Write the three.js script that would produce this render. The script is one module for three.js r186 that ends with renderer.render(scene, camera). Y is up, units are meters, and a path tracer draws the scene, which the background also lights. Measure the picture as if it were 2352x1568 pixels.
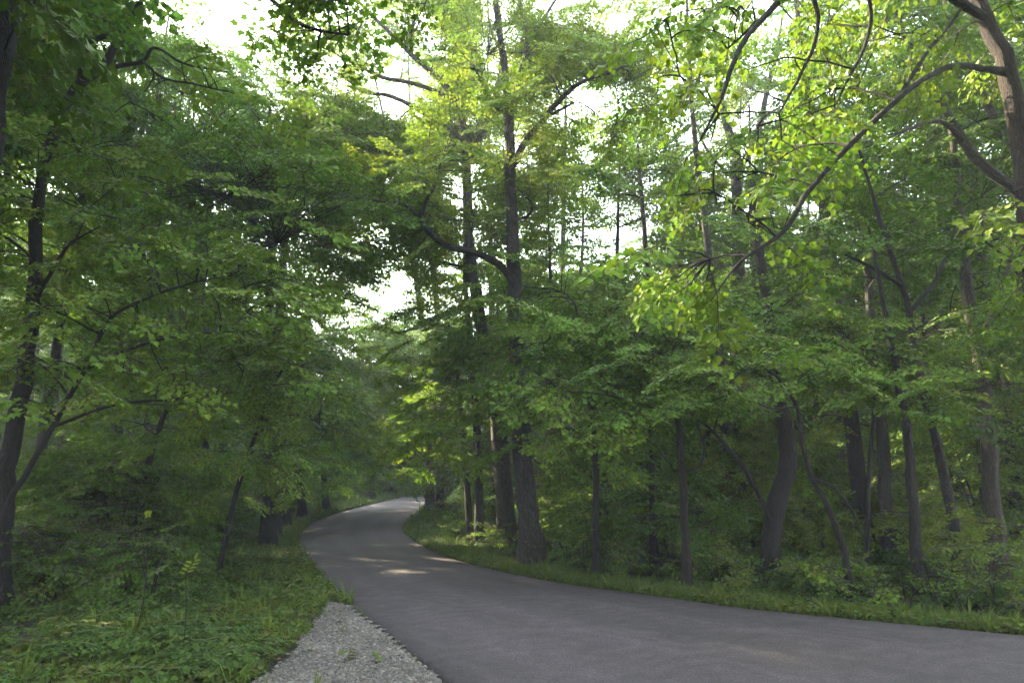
import * as THREE from 'three';
import { mergeGeometries } from 'three/addons/utils/BufferGeometryUtils.js';
import { ImprovedNoise } from 'three/addons/math/ImprovedNoise.js';

// ---------------------------------------------------------------- camera, sky, sun, exposure
const scene = new THREE.Scene();
const EYE = 2.0, F = 1572, CX = 1176, CY = 784, HORIZON = 1122;      // lens in units of a 2352 x 1568 frame
const PITCH = Math.atan((HORIZON - CY) / F);
const camera = new THREE.PerspectiveCamera(2 * Math.atan(784 / F) * 180 / Math.PI, 2352 / 1568, 0.1, 600);
camera.position.set(0, EYE, 0);
camera.rotation.set(PITCH, 0, 0);
scene.add(camera);
const renderer = new THREE.WebGLRenderer();
renderer.toneMapping = THREE.LinearToneMapping;
renderer.toneMappingExposure = 10.2;
renderer.shadowMap.enabled = true;

const SUN_AZ = -48 * Math.PI / 180, SUN_EL = 37 * Math.PI / 180;     // front left of the lens
const sunDir = new THREE.Vector3(Math.sin(SUN_AZ) * Math.cos(SUN_EL), Math.sin(SUN_EL), -Math.cos(SUN_AZ) * Math.cos(SUN_EL));
{
  const W = 512, H = 256, data = new Float32Array(W * H * 4), d = new THREE.Vector3();
  for (let j = 0; j < H; j++) for (let i = 0; i < W; i++) {
    const el = ((j + 0.5) / H - 0.5) * Math.PI, az = ((i + 0.5) / W - 0.5) * 2 * Math.PI;
    d.set(Math.cos(el) * Math.cos(az), Math.sin(el), Math.cos(el) * Math.sin(az));
    const up = Math.max(0, d.y), c = Math.max(0, d.dot(sunDir));
    const t = Math.pow(1 - up, 2.2), glow = 0.5 * Math.pow(c, 6) + 1.0 * Math.pow(c, 40);
    const o = (j * W + i) * 4;
    data[o] = 0.54 + 0.24 * t + glow; data[o + 1] = 0.62 + 0.17 * t + glow * 0.95; data[o + 2] = 0.74 + 0.05 * t + glow * 0.84; data[o + 3] = 1;
  }
  const tex = new THREE.DataTexture(data, W, H, THREE.RGBAFormat, THREE.FloatType);
  tex.mapping = THREE.EquirectangularReflectionMapping; tex.magFilter = tex.minFilter = THREE.LinearFilter; tex.needsUpdate = true;
  scene.background = tex; scene.environment = tex;
}
const sun = new THREE.DirectionalLight(new THREE.Color().setRGB(1, 0.84, 0.58), 5);
sun.target.position.set(0, 0, -25); sun.position.copy(sunDir).multiplyScalar(120).add(sun.target.position);
sun.castShadow = true; sun.shadow.radius = 1.5; sun.shadow.mapSize.set(4096, 4096);
Object.assign(sun.shadow.camera, { left: -70, right: 70, top: 70, bottom: -70, near: 1, far: 300 });
scene.add(sun, sun.target);
scene.fog = new THREE.FogExp2(new THREE.Color().setRGB(0.86, 0.92, 1.0), 0.0016);

// ---------------------------------------------------------------- helpers
const V = (x, y, z) => new THREE.Vector3(x, y, z), lerp = THREE.MathUtils.lerp, clamp = THREE.MathUtils.clamp, sstep = THREE.MathUtils.smoothstep;
function rng(seed) { let a = seed >>> 0; return () => { a = (a + 0x6d2b79f5) | 0; let t = Math.imul(a ^ (a >>> 15), 1 | a); t = (t + Math.imul(t ^ (t >>> 7), 61 | t)) ^ t; return ((t ^ (t >>> 14)) >>> 0) / 4294967296; }; }
const noise = new ImprovedNoise();
const fbm = (x, y, z, n = 3) => { let s = 0, a = 0.5; for (let i = 0; i < n; i++) { s += a * noise.noise(x, y, z); x *= 2.03; y *= 2.03; z *= 2.03; a *= 0.5; } return s; };
const cosP = Math.cos(PITCH), sinP = Math.sin(PITCH);
function ray(px, py) { const u = (px - CX) / F, v = -(py - CY) / F; return V(u, v * cosP + sinP, -(cosP - v * sinP)); }
function P(px, py, d) { const r = ray(px, py); return r.multiplyScalar(d / -r.z).add(V(0, EYE, 0)); }        // point at horizontal distance d
function toPx(p) { const y = p.y - EYE, f = -p.z * cosP + y * sinP, v = y * cosP + p.z * sinP; return f < 0.3 ? [1e9, 1e9, f] : [CX + F * p.x / f, CY - F * v / f, f]; }
const rise = (x, z) => { const d = -z; return 1.15 * sstep(d, 22, 75) + 0.9 * sstep(d, 75, 160) + 0.5 * sstep(-x - 0.25 * d, 8, 30) + 0.25 * sstep(x - 0.3 * d, 14, 40); };
function G(px, py) { const r = ray(px, py); for (let s = 2, step = 0.02; s < 260; s += step, step *= 1.003) { const p = r.clone().multiplyScalar(s).add(V(0, EYE, 0)); if (p.y <= rise(p.x, p.z)) return p; } return r.multiplyScalar(200).setY(2); }
const counts = {};
function numbered(name) { const n = counts[name] = (counts[name] ?? -1) + 1; return n ? name + '_' + String(n).padStart(3, '0') : name; }
function tag(o, label, category, group, kind) { o.userData.label = label; if (category) o.userData.category = category; if (group) o.userData.group = group; if (kind) o.userData.kind = kind; return o; }
function thing(name, label, category, pos, group) { const o = new THREE.Group(); o.name = numbered(name); o.position.copy(pos); scene.add(o); return tag(o, label, category, group); }
function mesh(name, geo, mat, parent, kind) { const m = new THREE.Mesh(geo, mat); m.name = parent === scene ? numbered(name) : name; m.castShadow = m.receiveShadow = true; if (kind) m.userData.kind = kind; parent.add(m); return m; }

// ---------------------------------------------------------------- textures and materials
function dataTex(size, h, fn, srgb, ru = 1, rv = 1) {
  const a = new Uint8Array(size * h * 4);
  for (let j = 0; j < h; j++) for (let i = 0; i < size; i++) { const c = fn(i / size, j / h, i, j), o = (j * size + i) * 4; for (let k = 0; k < 3; k++) a[o + k] = clamp(Math.round((Array.isArray(c) ? c[k] : c) * 255), 0, 255); a[o + 3] = 255; }
  const t = new THREE.DataTexture(a, size, h); t.wrapS = t.wrapT = THREE.RepeatWrapping; t.magFilter = THREE.LinearFilter; t.minFilter = THREE.LinearMipmapLinearFilter; t.generateMipmaps = true; t.repeat.set(ru, rv);
  if (srgb) t.colorSpace = THREE.SRGBColorSpace; t.needsUpdate = true; return t;
}
const wrapN = (u, v, fx, fy, z) => { const a = u * 2 * Math.PI, b = v * 2 * Math.PI; return noise.noise(Math.cos(a) * fx / 6.28 + 7 + z, Math.sin(a) * fx / 6.28 + Math.cos(b) * fy / 6.28, Math.sin(b) * fy / 6.28 + z * 1.7); };
const barkH = (u, v) => { const w = 0.12 * wrapN(u, v, 9, 9, 3); const r = Math.abs(wrapN(u + w * 0.3, v, 38, 15, 1)) * 1.5 + 0.6 * Math.abs(wrapN(u, v, 70, 40, 5)); return clamp(r + 0.35 * wrapN(u, v, 120, 90, 2) + 0.18, 0, 1); };
const barkColor = dataTex(256, 512, (u, v) => { const h = barkH(u, v), lichen = sstep(wrapN(u, v, 12, 12, 9) + 0.5 * wrapN(u, v, 60, 60, 4), 0.18, 0.42), k = 0.28 + 0.68 * h; return [lerp(k, 0.72, lichen * 0.5), lerp(k * 0.97, 0.78, lichen * 0.5), lerp(k * 0.92, 0.7, lichen * 0.5)]; }, true);
const barkBump = dataTex(256, 512, barkH, false);
const bark = (r, g, b, bump = 0.05) => { const m = new THREE.MeshStandardMaterial({ map: barkColor, bumpMap: barkBump, bumpScale: bump, roughness: 0.92 }); m.color.setRGB(r, g, b); return m; };
const BARK = { dark: bark(0.036, 0.033, 0.03), grey: bark(0.085, 0.082, 0.077), pale: bark(0.115, 0.1, 0.085, 0.06), red: bark(0.062, 0.038, 0.029, 0.05), brown: bark(0.044, 0.036, 0.029) };
const twigMat = new THREE.MeshStandardMaterial({ roughness: 0.9 }); twigMat.color.setRGB(0.06, 0.05, 0.038);
function leafMat(r, g, b, through = 0.45) { const m = new THREE.MeshPhysicalMaterial({ vertexColors: true, roughness: 0.8, transmission: through, thickness: 0, side: THREE.DoubleSide, ior: 1.4, specularIntensity: 0.35 }); m.color.setRGB(r, g, b); return m; }
const LEAF = {  // lit and shade carry sun and gloom in the leaf colour itself
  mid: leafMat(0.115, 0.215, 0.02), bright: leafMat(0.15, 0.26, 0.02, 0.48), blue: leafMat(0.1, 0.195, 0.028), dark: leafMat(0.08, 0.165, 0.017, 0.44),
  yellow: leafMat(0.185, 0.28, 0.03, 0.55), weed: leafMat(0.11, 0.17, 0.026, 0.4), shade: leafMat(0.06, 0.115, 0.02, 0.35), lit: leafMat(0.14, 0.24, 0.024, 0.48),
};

// ---------------------------------------------------------------- geometry: tubes, leaves, leafy boughs
function spline(pts, rad, n) {
  const c = new THREE.CatmullRomCurve3(pts, false, 'centripetal'), out = [], rr = [];
  for (let i = 0; i <= n; i++) { const t = i / n; out.push(c.getPoint(t)); const k = t * (rad.length - 1), a = Math.min(Math.floor(k), rad.length - 2); rr.push(lerp(rad[a], rad[a + 1], k - a)); }
  return [out, rr];
}
function tube(pts, rad, sides, lumpy = 0, seed = 0) {
  const n = pts.length, pos = [], uv = [], idx = [], nrm = V(0, 0, 1), T = V(), B = V(), q = V();
  let len = 0;
  for (let i = 0; i < n; i++) {
    T.subVectors(pts[Math.min(i + 1, n - 1)], pts[Math.max(i - 1, 0)]).normalize();
    nrm.addScaledVector(T, -nrm.dot(T)); if (nrm.lengthSq() < 1e-6) nrm.set(1, 0, 0).addScaledVector(T, -T.x); nrm.normalize(); B.crossVectors(T, nrm);
    if (i) len += pts[i].distanceTo(pts[i - 1]);
    for (let j = 0; j <= sides; j++) {
      const a = (j % sides) / sides * 2 * Math.PI, ca = Math.cos(a), sa = Math.sin(a);
      const r = rad[i] * (1 + (lumpy ? lumpy * (noise.noise(ca * 1.6 + seed, len * 1.1, sa * 1.6) + 0.5 * noise.noise(ca * 3 + seed, len * 3, sa * 3)) : 0));
      q.copy(pts[i]).addScaledVector(nrm, ca * r).addScaledVector(B, sa * r); pos.push(q.x, q.y, q.z); uv.push(j / sides * Math.max(1, Math.round(rad[0] * 6)), len * 0.5);
    }
  }
  const w = sides + 1;
  for (let i = 0; i < n - 1; i++) for (let j = 0; j < sides; j++) { const a = i * w + j, b = a + w; idx.push(a, b, a + 1, b, b + 1, a + 1); }
  const c = (n - 1) * w; for (let j = 1; j < sides - 1; j++) idx.push(c, c + j + 1, c + j);
  const g = new THREE.BufferGeometry(); g.setAttribute('position', new THREE.Float32BufferAttribute(pos, 3)); g.setAttribute('uv', new THREE.Float32BufferAttribute(uv, 2)); g.setIndex(idx); g.computeVertexNormals();
  for (let i = 0, N = g.attributes.normal; i < n; i++) for (const ch of ['X', 'Y', 'Z']) { const s = N['get' + ch](i * w) + N['get' + ch](i * w + sides); N['set' + ch](i * w, s); N['set' + ch](i * w + sides, s); }
  g.normalizeNormals(); return g;
}
const OUTLINE = {   // half outlines from the stalk to the tip; the other half is mirrored
  lobed: [[0, 0], [0.05, 0.4], [0.24, 0.25], [0.52, 0.5], [0.6, 0.2], [1, 0]],
  tulip: [[0, 0], [0.1, 0.38], [0.4, 0.46], [0.56, 0.3], [0.88, 0.38], [0.86, 0]],
  plain: [[0, 0], [0.18, 0.36], [0.6, 0.36], [1, 0]],
  small: [[0, 0], [0.42, 0.4], [1, 0]],
  narrow: [[0, 0], [0.3, 0.17], [0.7, 0.13], [1, 0]],
};
function leafTris(kind, fold = 0.22) {       // list of triangles in the leaf's own frame: x along, y up, z across
  const h = OUTLINE[kind], out = [], c = kind === 'lobed' || kind === 'tulip' ? [0.34, 0] : h[0];
  const pt = (p, s) => [p[0], Math.abs(p[1]) * fold - 0.18 * p[0] * p[0], p[1] * s];
  for (const s of [1, -1]) for (let i = 0; i < h.length - 1; i++) { if (h[i] === c) continue; const t = [pt(c, s), pt(h[i], s), pt(h[i + 1], s)]; out.push(s > 0 ? t : [t[0], t[2], t[1]]); }
  if (c !== h[0]) return out; return out;
}
function geoFromTris(items) {                // items: [tris, matrix, tint]
  let n = 0; for (const it of items) n += it[0].length * 3;
  const pos = new Float32Array(n * 3), col = new Float32Array(n * 3), v = V(); let o = 0;
  for (const [tris, m, tint] of items) for (const t of tris) for (const p of t) { v.set(...p).applyMatrix4(m); v.toArray(pos, o); col.set(tint, o); o += 3; }
  const g = new THREE.BufferGeometry(); g.setAttribute('position', new THREE.BufferAttribute(pos, 3)); g.setAttribute('color', new THREE.BufferAttribute(col, 3)); g.computeVertexNormals(); return g;
}
const X = V(1, 0, 0), Y = V(0, 1, 0), Z = V(0, 0, 1);
function frame(pos, dir, up, scale) { const x = dir.clone().normalize(), z = V().crossVectors(x, up); if (z.lengthSq() < 1e-5) z.crossVectors(x, X); z.normalize(); const y = V().crossVectors(z, x); return new THREE.Matrix4().makeBasis(x.multiplyScalar(scale), y.multiplyScalar(scale), z.multiplyScalar(scale)).setPosition(pos); }
function makeBough(seed, { len = 1.2, side = 7, leaf = 0.12, kind = 'plain', perTwig = 7, spread = 0.55, droop = 0.25, pinnate = false, tilt = 0.5 }) {
  const R = rng(seed), leaves = [], twigs = [], tw = [];
  const tip = V(len, -droop * len, (R() - 0.5) * 0.2 * len);
  tw.push({ a: V(), m: V(len * 0.5, 0.06 * len, (R() - 0.5) * 0.15), b: tip, r: 0.011 });
  const at = (t, k) => { const u = 1 - k; return V().addScaledVector(t.a, u * u).addScaledVector(t.m, 2 * u * k).addScaledVector(t.b, k * k); };
  for (let i = 0; i < side; i++) {
    const k = 0.15 + 0.8 * i / side + 0.05 * R(), s = i % 2 ? 1 : -1, a = at(tw[0], k), l = len * spread * (1.05 - 0.6 * k) * (0.7 + 0.5 * R()), an = 0.75 + 0.45 * R();
    const b = V(a.x + Math.cos(an) * l, a.y - droop * l * (0.4 + 0.9 * R()), a.z + s * Math.sin(an) * l);
    tw.push({ a, m: V().lerpVectors(a, b, 0.5).add(V(0, 0.05 * l, 0)), b, r: 0.006 });
  }
  tw.forEach((t, ti) => {
    const n = Math.round(perTwig * (ti ? 1 : 1.6));
    for (let i = 0; i < n; i++) {
      const k = clamp(ti ? 0.15 + 0.85 * (i + R() * 0.6) / n : 0.3 + 0.7 * (i + R() * 0.6) / n, 0, 1), p = at(t, k), dir = V().subVectors(t.b, t.a).normalize();
      const s = i % 2 ? 1 : -1, across = V().crossVectors(dir, Y).normalize().multiplyScalar(s), last = i === n - 1;
      const d = last ? dir : dir.clone().multiplyScalar(pinnate ? 0.35 : 0.6).addScaledVector(across, pinnate ? 1 : 0.9).add(V((R() - 0.5) * 0.5, -0.15 - 0.35 * R(), (R() - 0.5) * 0.5)).normalize();
      const up = V((R() - 0.5) * 2 * tilt, 1, (R() - 0.5) * 2 * tilt);
      const sz = leaf * (0.65 + 0.6 * R()), off = pinnate ? 0.05 : 0.35 * R();
      p.addScaledVector(d, off * leaf * 0.9).add(V(0, (R() - 0.5) * leaf * 0.7, 0));
      const b = 0.75 + 0.5 * R(), y = R(); leaves.push({ m: frame(p, d, up, sz), tint: [b * (0.9 + 0.3 * y), b, b * (1.05 - 0.3 * y)], tone: Math.min(2, Math.floor(y * 3)) });
    }
    twigs.push(tube([0, 0.33, 0.66, 1].map((k) => at(t, k)), [t.r, t.r * 0.8, t.r * 0.55, t.r * 0.3], 3));
  });
  const tris = leafTris(kind), lg = geoFromTris(leaves.map((l) => [tris, l.m, l.tint])), tg = mergeGeometries(twigs);
  tg.deleteAttribute('uv'); const tgn = tg.toNonIndexed(); tgn.setAttribute('color', new THREE.BufferAttribute(new Float32Array(tgn.attributes.position.count * 3).fill(1), 3));
  const geo = mergeGeometries([lg, tgn], true);
  return { leaves, kind, geo, twigGeo: tgn, len };
}
const BOUGH = { near: [], nearTulip: [], mid: [], walnut: [], far: [], forb: [], cover: [], fine: [] };
for (let i = 0; i < 4; i++) {
  BOUGH.near.push(makeBough(11 + i, { len: 1.0, side: 8, leaf: 0.11, kind: 'lobed', perTwig: 7, droop: 0.2 }));
  BOUGH.nearTulip.push(makeBough(31 + i, { len: 1.0, side: 8, leaf: 0.105, kind: 'tulip', perTwig: 6, droop: 0.5, tilt: 0.9 }));
  BOUGH.mid.push(makeBough(51 + i, { len: 1.3, side: 9, leaf: 0.092, kind: 'plain', perTwig: 14, droop: 0.22, tilt: 0.7 }));
  BOUGH.walnut.push(makeBough(71 + i, { len: 1.1, side: 9, leaf: 0.11, kind: 'narrow', perTwig: 13, droop: 0.35, pinnate: true, spread: 0.5, tilt: 0.25 }));
  BOUGH.far.push(makeBough(91 + i, { len: 1.6, side: 11, leaf: 0.135, kind: 'small', perTwig: 13, droop: 0.2, tilt: 0.8 }));
  BOUGH.fine.push(makeBough(121 + i, { len: 1.3, side: 10, leaf: 0.1, kind: 'small', perTwig: 13, droop: 0.1, tilt: 0.9 }));
  BOUGH.cover.push(makeBough(171 + i, { len: 0.4, side: 6, leaf: 0.055, kind: 'plain', perTwig: 5, droop: 0.1, tilt: 0.8 }));
  BOUGH.forb.push(makeBough(151 + i, { len: 0.55, side: 7, leaf: 0.075, kind: 'plain', perTwig: 4, droop: 0.1, tilt: 0.6 }));
}

// ---------------------------------------------------------------- openings in the canopy, seen against the sky: [x, y, rx, ry, share of boughs missing]
const OPENINGS = [
  [440, 30, 140, 60, 0.93], [575, 10, 70, 60, 0.85], [690, 165, 40, 30, 0.7], [640, 260, 30, 50, 0.5], [905, 655, 50, 60, 0.95], [880, 530, 50, 40, 0.6],
  [1345, 215, 90, 45, 0.75], [1290, 330, 60, 60, 0.4], [1385, 570, 55, 50, 0.85], [1310, 510, 40, 50, 0.6], [1390, 40, 40, 40, 0.6],
  [1010, 690, 50, 30, 0.4], [2085, 325, 40, 30, 0.8], [1880, 480, 50, 30, 0.75], [1500, 60, 30, 60, 0.6], [255, 110, 35, 30, 0.8], [1560, 300, 50, 30, 0.5], [1770, 210, 40, 30, 0.5], [550, 110, 50, 30, 0.5],
];
{ // and many small chinks of sky, more of them over the road
  const R = rng(2024);
  for (let i = 0; i < 120; i++) { const mid = R() < 0.62, x = mid ? lerp(640, 1480, R()) : R() < 0.6 ? lerp(40, 640, R()) : lerp(1480, 2340, R()), y = mid ? lerp(60, 620, R()) : lerp(60, 520, R()), r = 9 + 15 * R() * R(); OPENINGS.push([x, y, r * (0.8 + 0.6 * R()), r, 0.96]); }
}
// lanes cut through the leaves so sun reaches chosen spots: [x, y, distance, metres wide]
const SHAFTS = [[1300, 1080, 24, 0.8], [1400, 1130, 22, 0.8], [1445, 1195, 23, 0.6], [1275, 1190, 26, 0.6], [1560, 1150, 24, 0.5], [2200, 900, 20, 0.6], [2280, 780, 17, 0.6], [2080, 1020, 24, 0.6], [1880, 1010, 25, 0.6], [40, 1230, 16, 0.8], [120, 1290, 18, 0.7], [200, 1100, 20, 0.6], [1000, 1000, 26, 1.0], [950, 1050, 27, 0.7], [1000, 890, 25, 0.9], [1050, 1130, 26, 0.6], [1700, 330, 30, 1.6], [2312, 180, 10.8, 0.5], [1100, 240, 20, 1.4], [880, 130, 23, 1.4], [1800, 130, 9.4, 0.9], [1420, 1060, 24, 0.9], [1330, 1160, 25, 0.7], [1480, 1130, 24, 0.6], [2240, 980, 20, 0.6], [2180, 1120, 20, 0.5], [1900, 200, 9.8, 0.8], [1660, 1457, 9.35, -0.25], [1780, 1461, 9.25, -0.2], [1920, 1466, 9.1, -0.25]].map(([x, y, d, r]) => [P(x, y, d), r]);
function inShaft(p) { for (const [c, r] of SHAFTS) { const dx = p.x - c.x, dy = p.y - c.y, dz = p.z - c.z, t = dx * sunDir.x + dy * sunDir.y + dz * sunDir.z; if (t > 1.3 + r && dx * dx + dy * dy + dz * dz - t * t < (r + 0.55) ** 2) return true; } return false; }
function inOpening(p, R) {
  if (inShaft(p)) return true;
  const [x, y] = toPx(p);
  for (const [cx, cy, rx, ry, s] of OPENINGS) { const q = ((x - cx) / rx) ** 2 + ((y - cy) / ry) ** 2; if (q < 1.25 && R() < s * (q < 0.8 ? 1 : 0.6)) return true; }
  return false;
}

// ---------------------------------------------------------------- trees
const DENS = 2.6;
const SHOWN = new Map(), queue = [];      // trunks and limbs that stay in sight: boughs that would hide them grow elsewhere
function shownAt(x, y, d) { const l = SHOWN.get(Math.round(x / 24) + ',' + Math.round(y / 24)); if (!l) return 0; let s = 0; for (const k of l) if (k[0] > d + 0.3) s = Math.max(s, k[1]); return s; }
class Tree {
  constructor(name, label, category, base, seed, { barkMat = BARK.dark, leaf = LEAF.mid, boughs = BOUGH.mid, group, show = {}, hide = [650, 970] } = {}) {
    this.show = show; this.hide = hide;
    this.root = thing(name, label, category, base, group); this.base = base; this.R = rng(seed); this.seed = seed; this.barkMat = barkMat; this.leaf = leaf; this.boughs = boughs; this.samples = []; this.wood = []; this.inst = [];
  }
  local(p) { return p.clone().sub(this.base); }
  stem(name, pts, rad, sides, flare) {
    const n = Math.max(6, Math.round((pts.length - 1) * 5)), [c, r] = spline(pts, rad, n);
    c.forEach((p, i) => { if (i > 0) { const w = 0.35 * r[i] + 0.01 * Math.min(1, i / 4); p.x += w * noise.noise(i * 0.45, this.seed, 1); p.z += w * noise.noise(i * 0.45, this.seed, 9); } });
    if (flare) r.forEach((_, i) => { const h = c[i].y - c[0].y; r[i] *= 1 + 0.45 * Math.exp(-h / 0.28) + 0.12 * Math.exp(-h / 0.9); });
    if (flare) c[0].y -= 0.25;
    c.forEach((p, i) => this.samples.push({ p, r: r[i] }));
    const show = this.show[name]; if (show) for (let i = 0; i < c.length * 4 - 3; i++) { const p = V().lerpVectors(c[i >> 2], c[Math.min((i >> 2) + 1, c.length - 1)], (i % 4) / 4), [x, y] = toPx(p); if (name === 'trunk' && y > this.hide[0] && y < this.hide[1]) continue; for (const [ox, oy] of [[0, 0], [14, 0], [-14, 0], [0, 14], [0, -14]]) { const k = Math.round((x + ox) / 24) + ',' + Math.round((y + oy) / 24); if (!SHOWN.has(k)) SHOWN.set(k, []); SHOWN.get(k).push([p.distanceTo(camera.position), show]); } }
    return mesh(name, tube(c.map((p) => this.local(p)), r, sides, r[0] > 0.05 ? 0.16 : 0, this.seed), this.barkMat, this.root);
  }
  trunk(pts, rad, sides = 14) { this.stem('trunk', pts, rad, sides, true); return this; }
  limb(pts, rad, sides = 8) { this.stem('limb', pts, rad, sides).material = this.barkMat === BARK.red ? BARK.brown : this.barkMat; return this; }
  nearest(p, minH = -1e9) { let best = null, bd = 1e9; for (const s of this.samples) { if (s.p.y < minH) continue; const dy = p.y - s.p.y, d = (p.x - s.p.x) ** 2 + (p.z - s.p.z) ** 2 + dy * dy * (dy > 0 ? 0.7 : 2.2); if (d < bd) { bd = d; best = s; } } return best; }
  link(a, b, r0, r1, bend, n = 4, sides = 4) {
    const R = this.R, l = a.distanceTo(b), m = V().lerpVectors(a, b, 0.5).add(V((R() - 0.5) * bend * l, (0.05 + 0.2 * R()) * bend * 2 * l, (R() - 0.5) * bend * l)), pts = [], rr = [];
    for (let i = 0; i <= n; i++) { const k = i / n, u = 1 - k; pts.push(V().addScaledVector(a, u * u).addScaledVector(m, 2 * u * k).addScaledVector(b, k * k).add(V((R() - 0.5) * 0.05 * l * u * k * 3, (R() - 0.5) * 0.06 * l * u * k * 3, 0))); rr.push(lerp(r0, r1, k)); }
    this.wood.push(tube(pts.map((p) => this.local(p)), rr, sides)); return pts;
  }
  // an ellipsoid of leafy boughs round a branch of its own
  pad(c, rx, ry, rz, n, { scale = 1, layer = 0.7, own = true, tint = 1, linkShare = 0.6, lift = 0 } = {}) {
    const R = this.R;
    if (own && this.samples.length) { const s = this.nearest(c.clone().add(V(0, -0.35 * rx, 0))), e = c.clone().add(V(0, -ry * 0.3, 0)), l = s.p.distanceTo(e); if (l > 0.5) this.link(s.p, e, Math.min(s.r * 0.65, 0.012 + 0.014 * l), 0.014, 0.22, 6, 5).forEach((p, i) => this.samples.push({ p, r: 0.016 })); }
    for (let i = 0; i < n; i++) {
      const a = R() * 6.283, cosb = 2 * R() - 1, q = Math.cbrt(0.15 + 0.85 * R()), sb = Math.sqrt(1 - cosb * cosb);
      const p = V(c.x + rx * q * sb * Math.cos(a), c.y + ry * q * cosb, c.z + rz * q * sb * Math.sin(a));
      if (layer) p.y = lerp(p.y, Math.round(p.y / layer) * layer + 0.5 * fbm(p.x * 0.6, this.seed, p.z * 0.6, 2), 0.3);
      const g = rise(p.x, p.z) + 0.3; if (p.y < g) p.y = g + 0.3 * R();
      if (inOpening(p, R)) continue;
      if (p.distanceTo(camera.position) < 3.2) continue;
      const s = this.samples.length ? this.nearest(p) : { p: c, r: 0.02 };
      const out = V(p.x - s.p.x, 0, p.z - s.p.z), cen = V(p.x - c.x, 0, p.z - c.z); if (out.lengthSq() < 1e-4) out.set(1, 0, 0); out.normalize().addScaledVector(cen.normalize(), 0.6);
      const yaw = Math.atan2(-out.z, out.x) + (R() - 0.5) * 1.6, pitch = 0.3 + lift - 0.75 * R() + 0.25 * (p.y - c.y) / ry, roll = (R() - 0.5) * 1.3, sc = scale * (0.75 + 0.5 * R());
      const m = new THREE.Matrix4().compose(p, new THREE.Quaternion().setFromEuler(new THREE.Euler(roll, yaw, pitch, 'YZX')), V(sc, sc, sc * (R() < 0.5 ? -1 : 1)));
      if (inOpening(V(this.boughs[0].len * 0.55, 0, 0).applyMatrix4(m), R)) continue;
      const b = tint * (0.82 + 0.36 * R()), y = R();
      this.inst.push({ m, c: [b * (0.9 + 0.22 * y), b, b * (1.08 - 0.2 * y)], p, v: Math.floor(R() * 2) });
      if (R() < linkShare && s.p.distanceTo(p) > 0.15) this.link(s.p, p, 0.016, 0.009, 0.3, 3, 3);
    }
    return this;
  }
  // pad given in frame units and a distance
  see(px, py, d, rx, ry, depth, layers = 2.2, o = {}) {
    const c = P(px, py, d), k = toPx(c)[2] / F, a = rx * k, b = ry * k, sc = (o.scale ?? 1), foot = 0.55 * (this.boughs[0].len * sc) ** 2;
    return this.pad(c, a, b, depth, Math.max(5, Math.round(DENS * layers * Math.PI * a * b / foot)), o);
  }
  finish(nearLeaves = 0) { queue.push([this, nearLeaves]); return this.root; }
  flush(nearLeaves) {
    const R = this.R, inv = new THREE.Matrix4().makeTranslation(-this.base.x, -this.base.y, -this.base.z);
    let list = this.inst.filter((i) => { const d = i.p.distanceTo(camera.position), q = V(), h = this.boughs[0].len; let s = 0; for (const k of [0.15, 0.5, 0.85]) { q.set(h * k, -0.1 * h * k, 0).applyMatrix4(i.m); const [x, y, f] = toPx(q); if (f > 0) s = Math.max(s, shownAt(x, y, d)); } return !(s && R() < s); });
    const B = [this.boughs[this.seed % this.boughs.length], this.boughs[(this.seed + 1) % this.boughs.length]];
    if (nearLeaves) {      // the leaves that show largest are pieces of their own
      const seen = list.filter((i) => { const [x, y] = toPx(i.p); return x > 0 && x < 2352 && y > 0 && y < 1568; }).sort((a, b) => a.p.distanceTo(camera.position) - b.p.distanceTo(camera.position));
      let left = nearLeaves; const taken = new Set(), twigs = [];
      for (const it of seen) {
        const b = B[it.v]; if (b.leaves.length > left) break; left -= b.leaves.length; taken.add(it);
        const m = inv.clone().multiply(it.m); twigs.push(b.twigGeo.clone().applyMatrix4(m));
        for (const l of b.leaves) { const o = mesh('leaf', leafGeo(b.kind, l.tone), this.leaf, this.root); m.clone().multiply(l.m).decompose(o.position, o.quaternion, o.scale); }
      }
      if (twigs.length) mesh('twig', mergeGeometries(twigs), twigMat, this.root, 'stuff');
      list = list.filter((i) => !taken.has(i));
    }
    B.forEach((b, v) => {
      const l = list.filter((i) => i.v === v); if (!l.length) return;
      const im = new THREE.InstancedMesh(b.geo, [this.leaf, twigMat], l.length), c = new THREE.Color(); im.name = 'foliage'; im.userData.kind = 'stuff'; im.castShadow = im.receiveShadow = true;
      l.forEach((i, k) => { im.setMatrixAt(k, inv.clone().multiply(i.m)); im.setColorAt(k, c.setRGB(...i.c)); }); this.root.add(im);
    });
    if (this.wood.length) mesh('branchwork', mergeGeometries(this.wood), this.barkMat === BARK.pale || this.barkMat === BARK.red ? BARK.dark : this.barkMat, this.root, 'stuff');
    return this.root;
  }
}
const leafGeos = {};
function leafGeo(kind, tone) { return leafGeos[kind + tone] ??= geoFromTris([[leafTris(kind), new THREE.Matrix4(), [[0.85, 0.95, 1], [1, 1, 0.9], [1.2, 1.08, 0.8]][tone]]]); }

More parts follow.
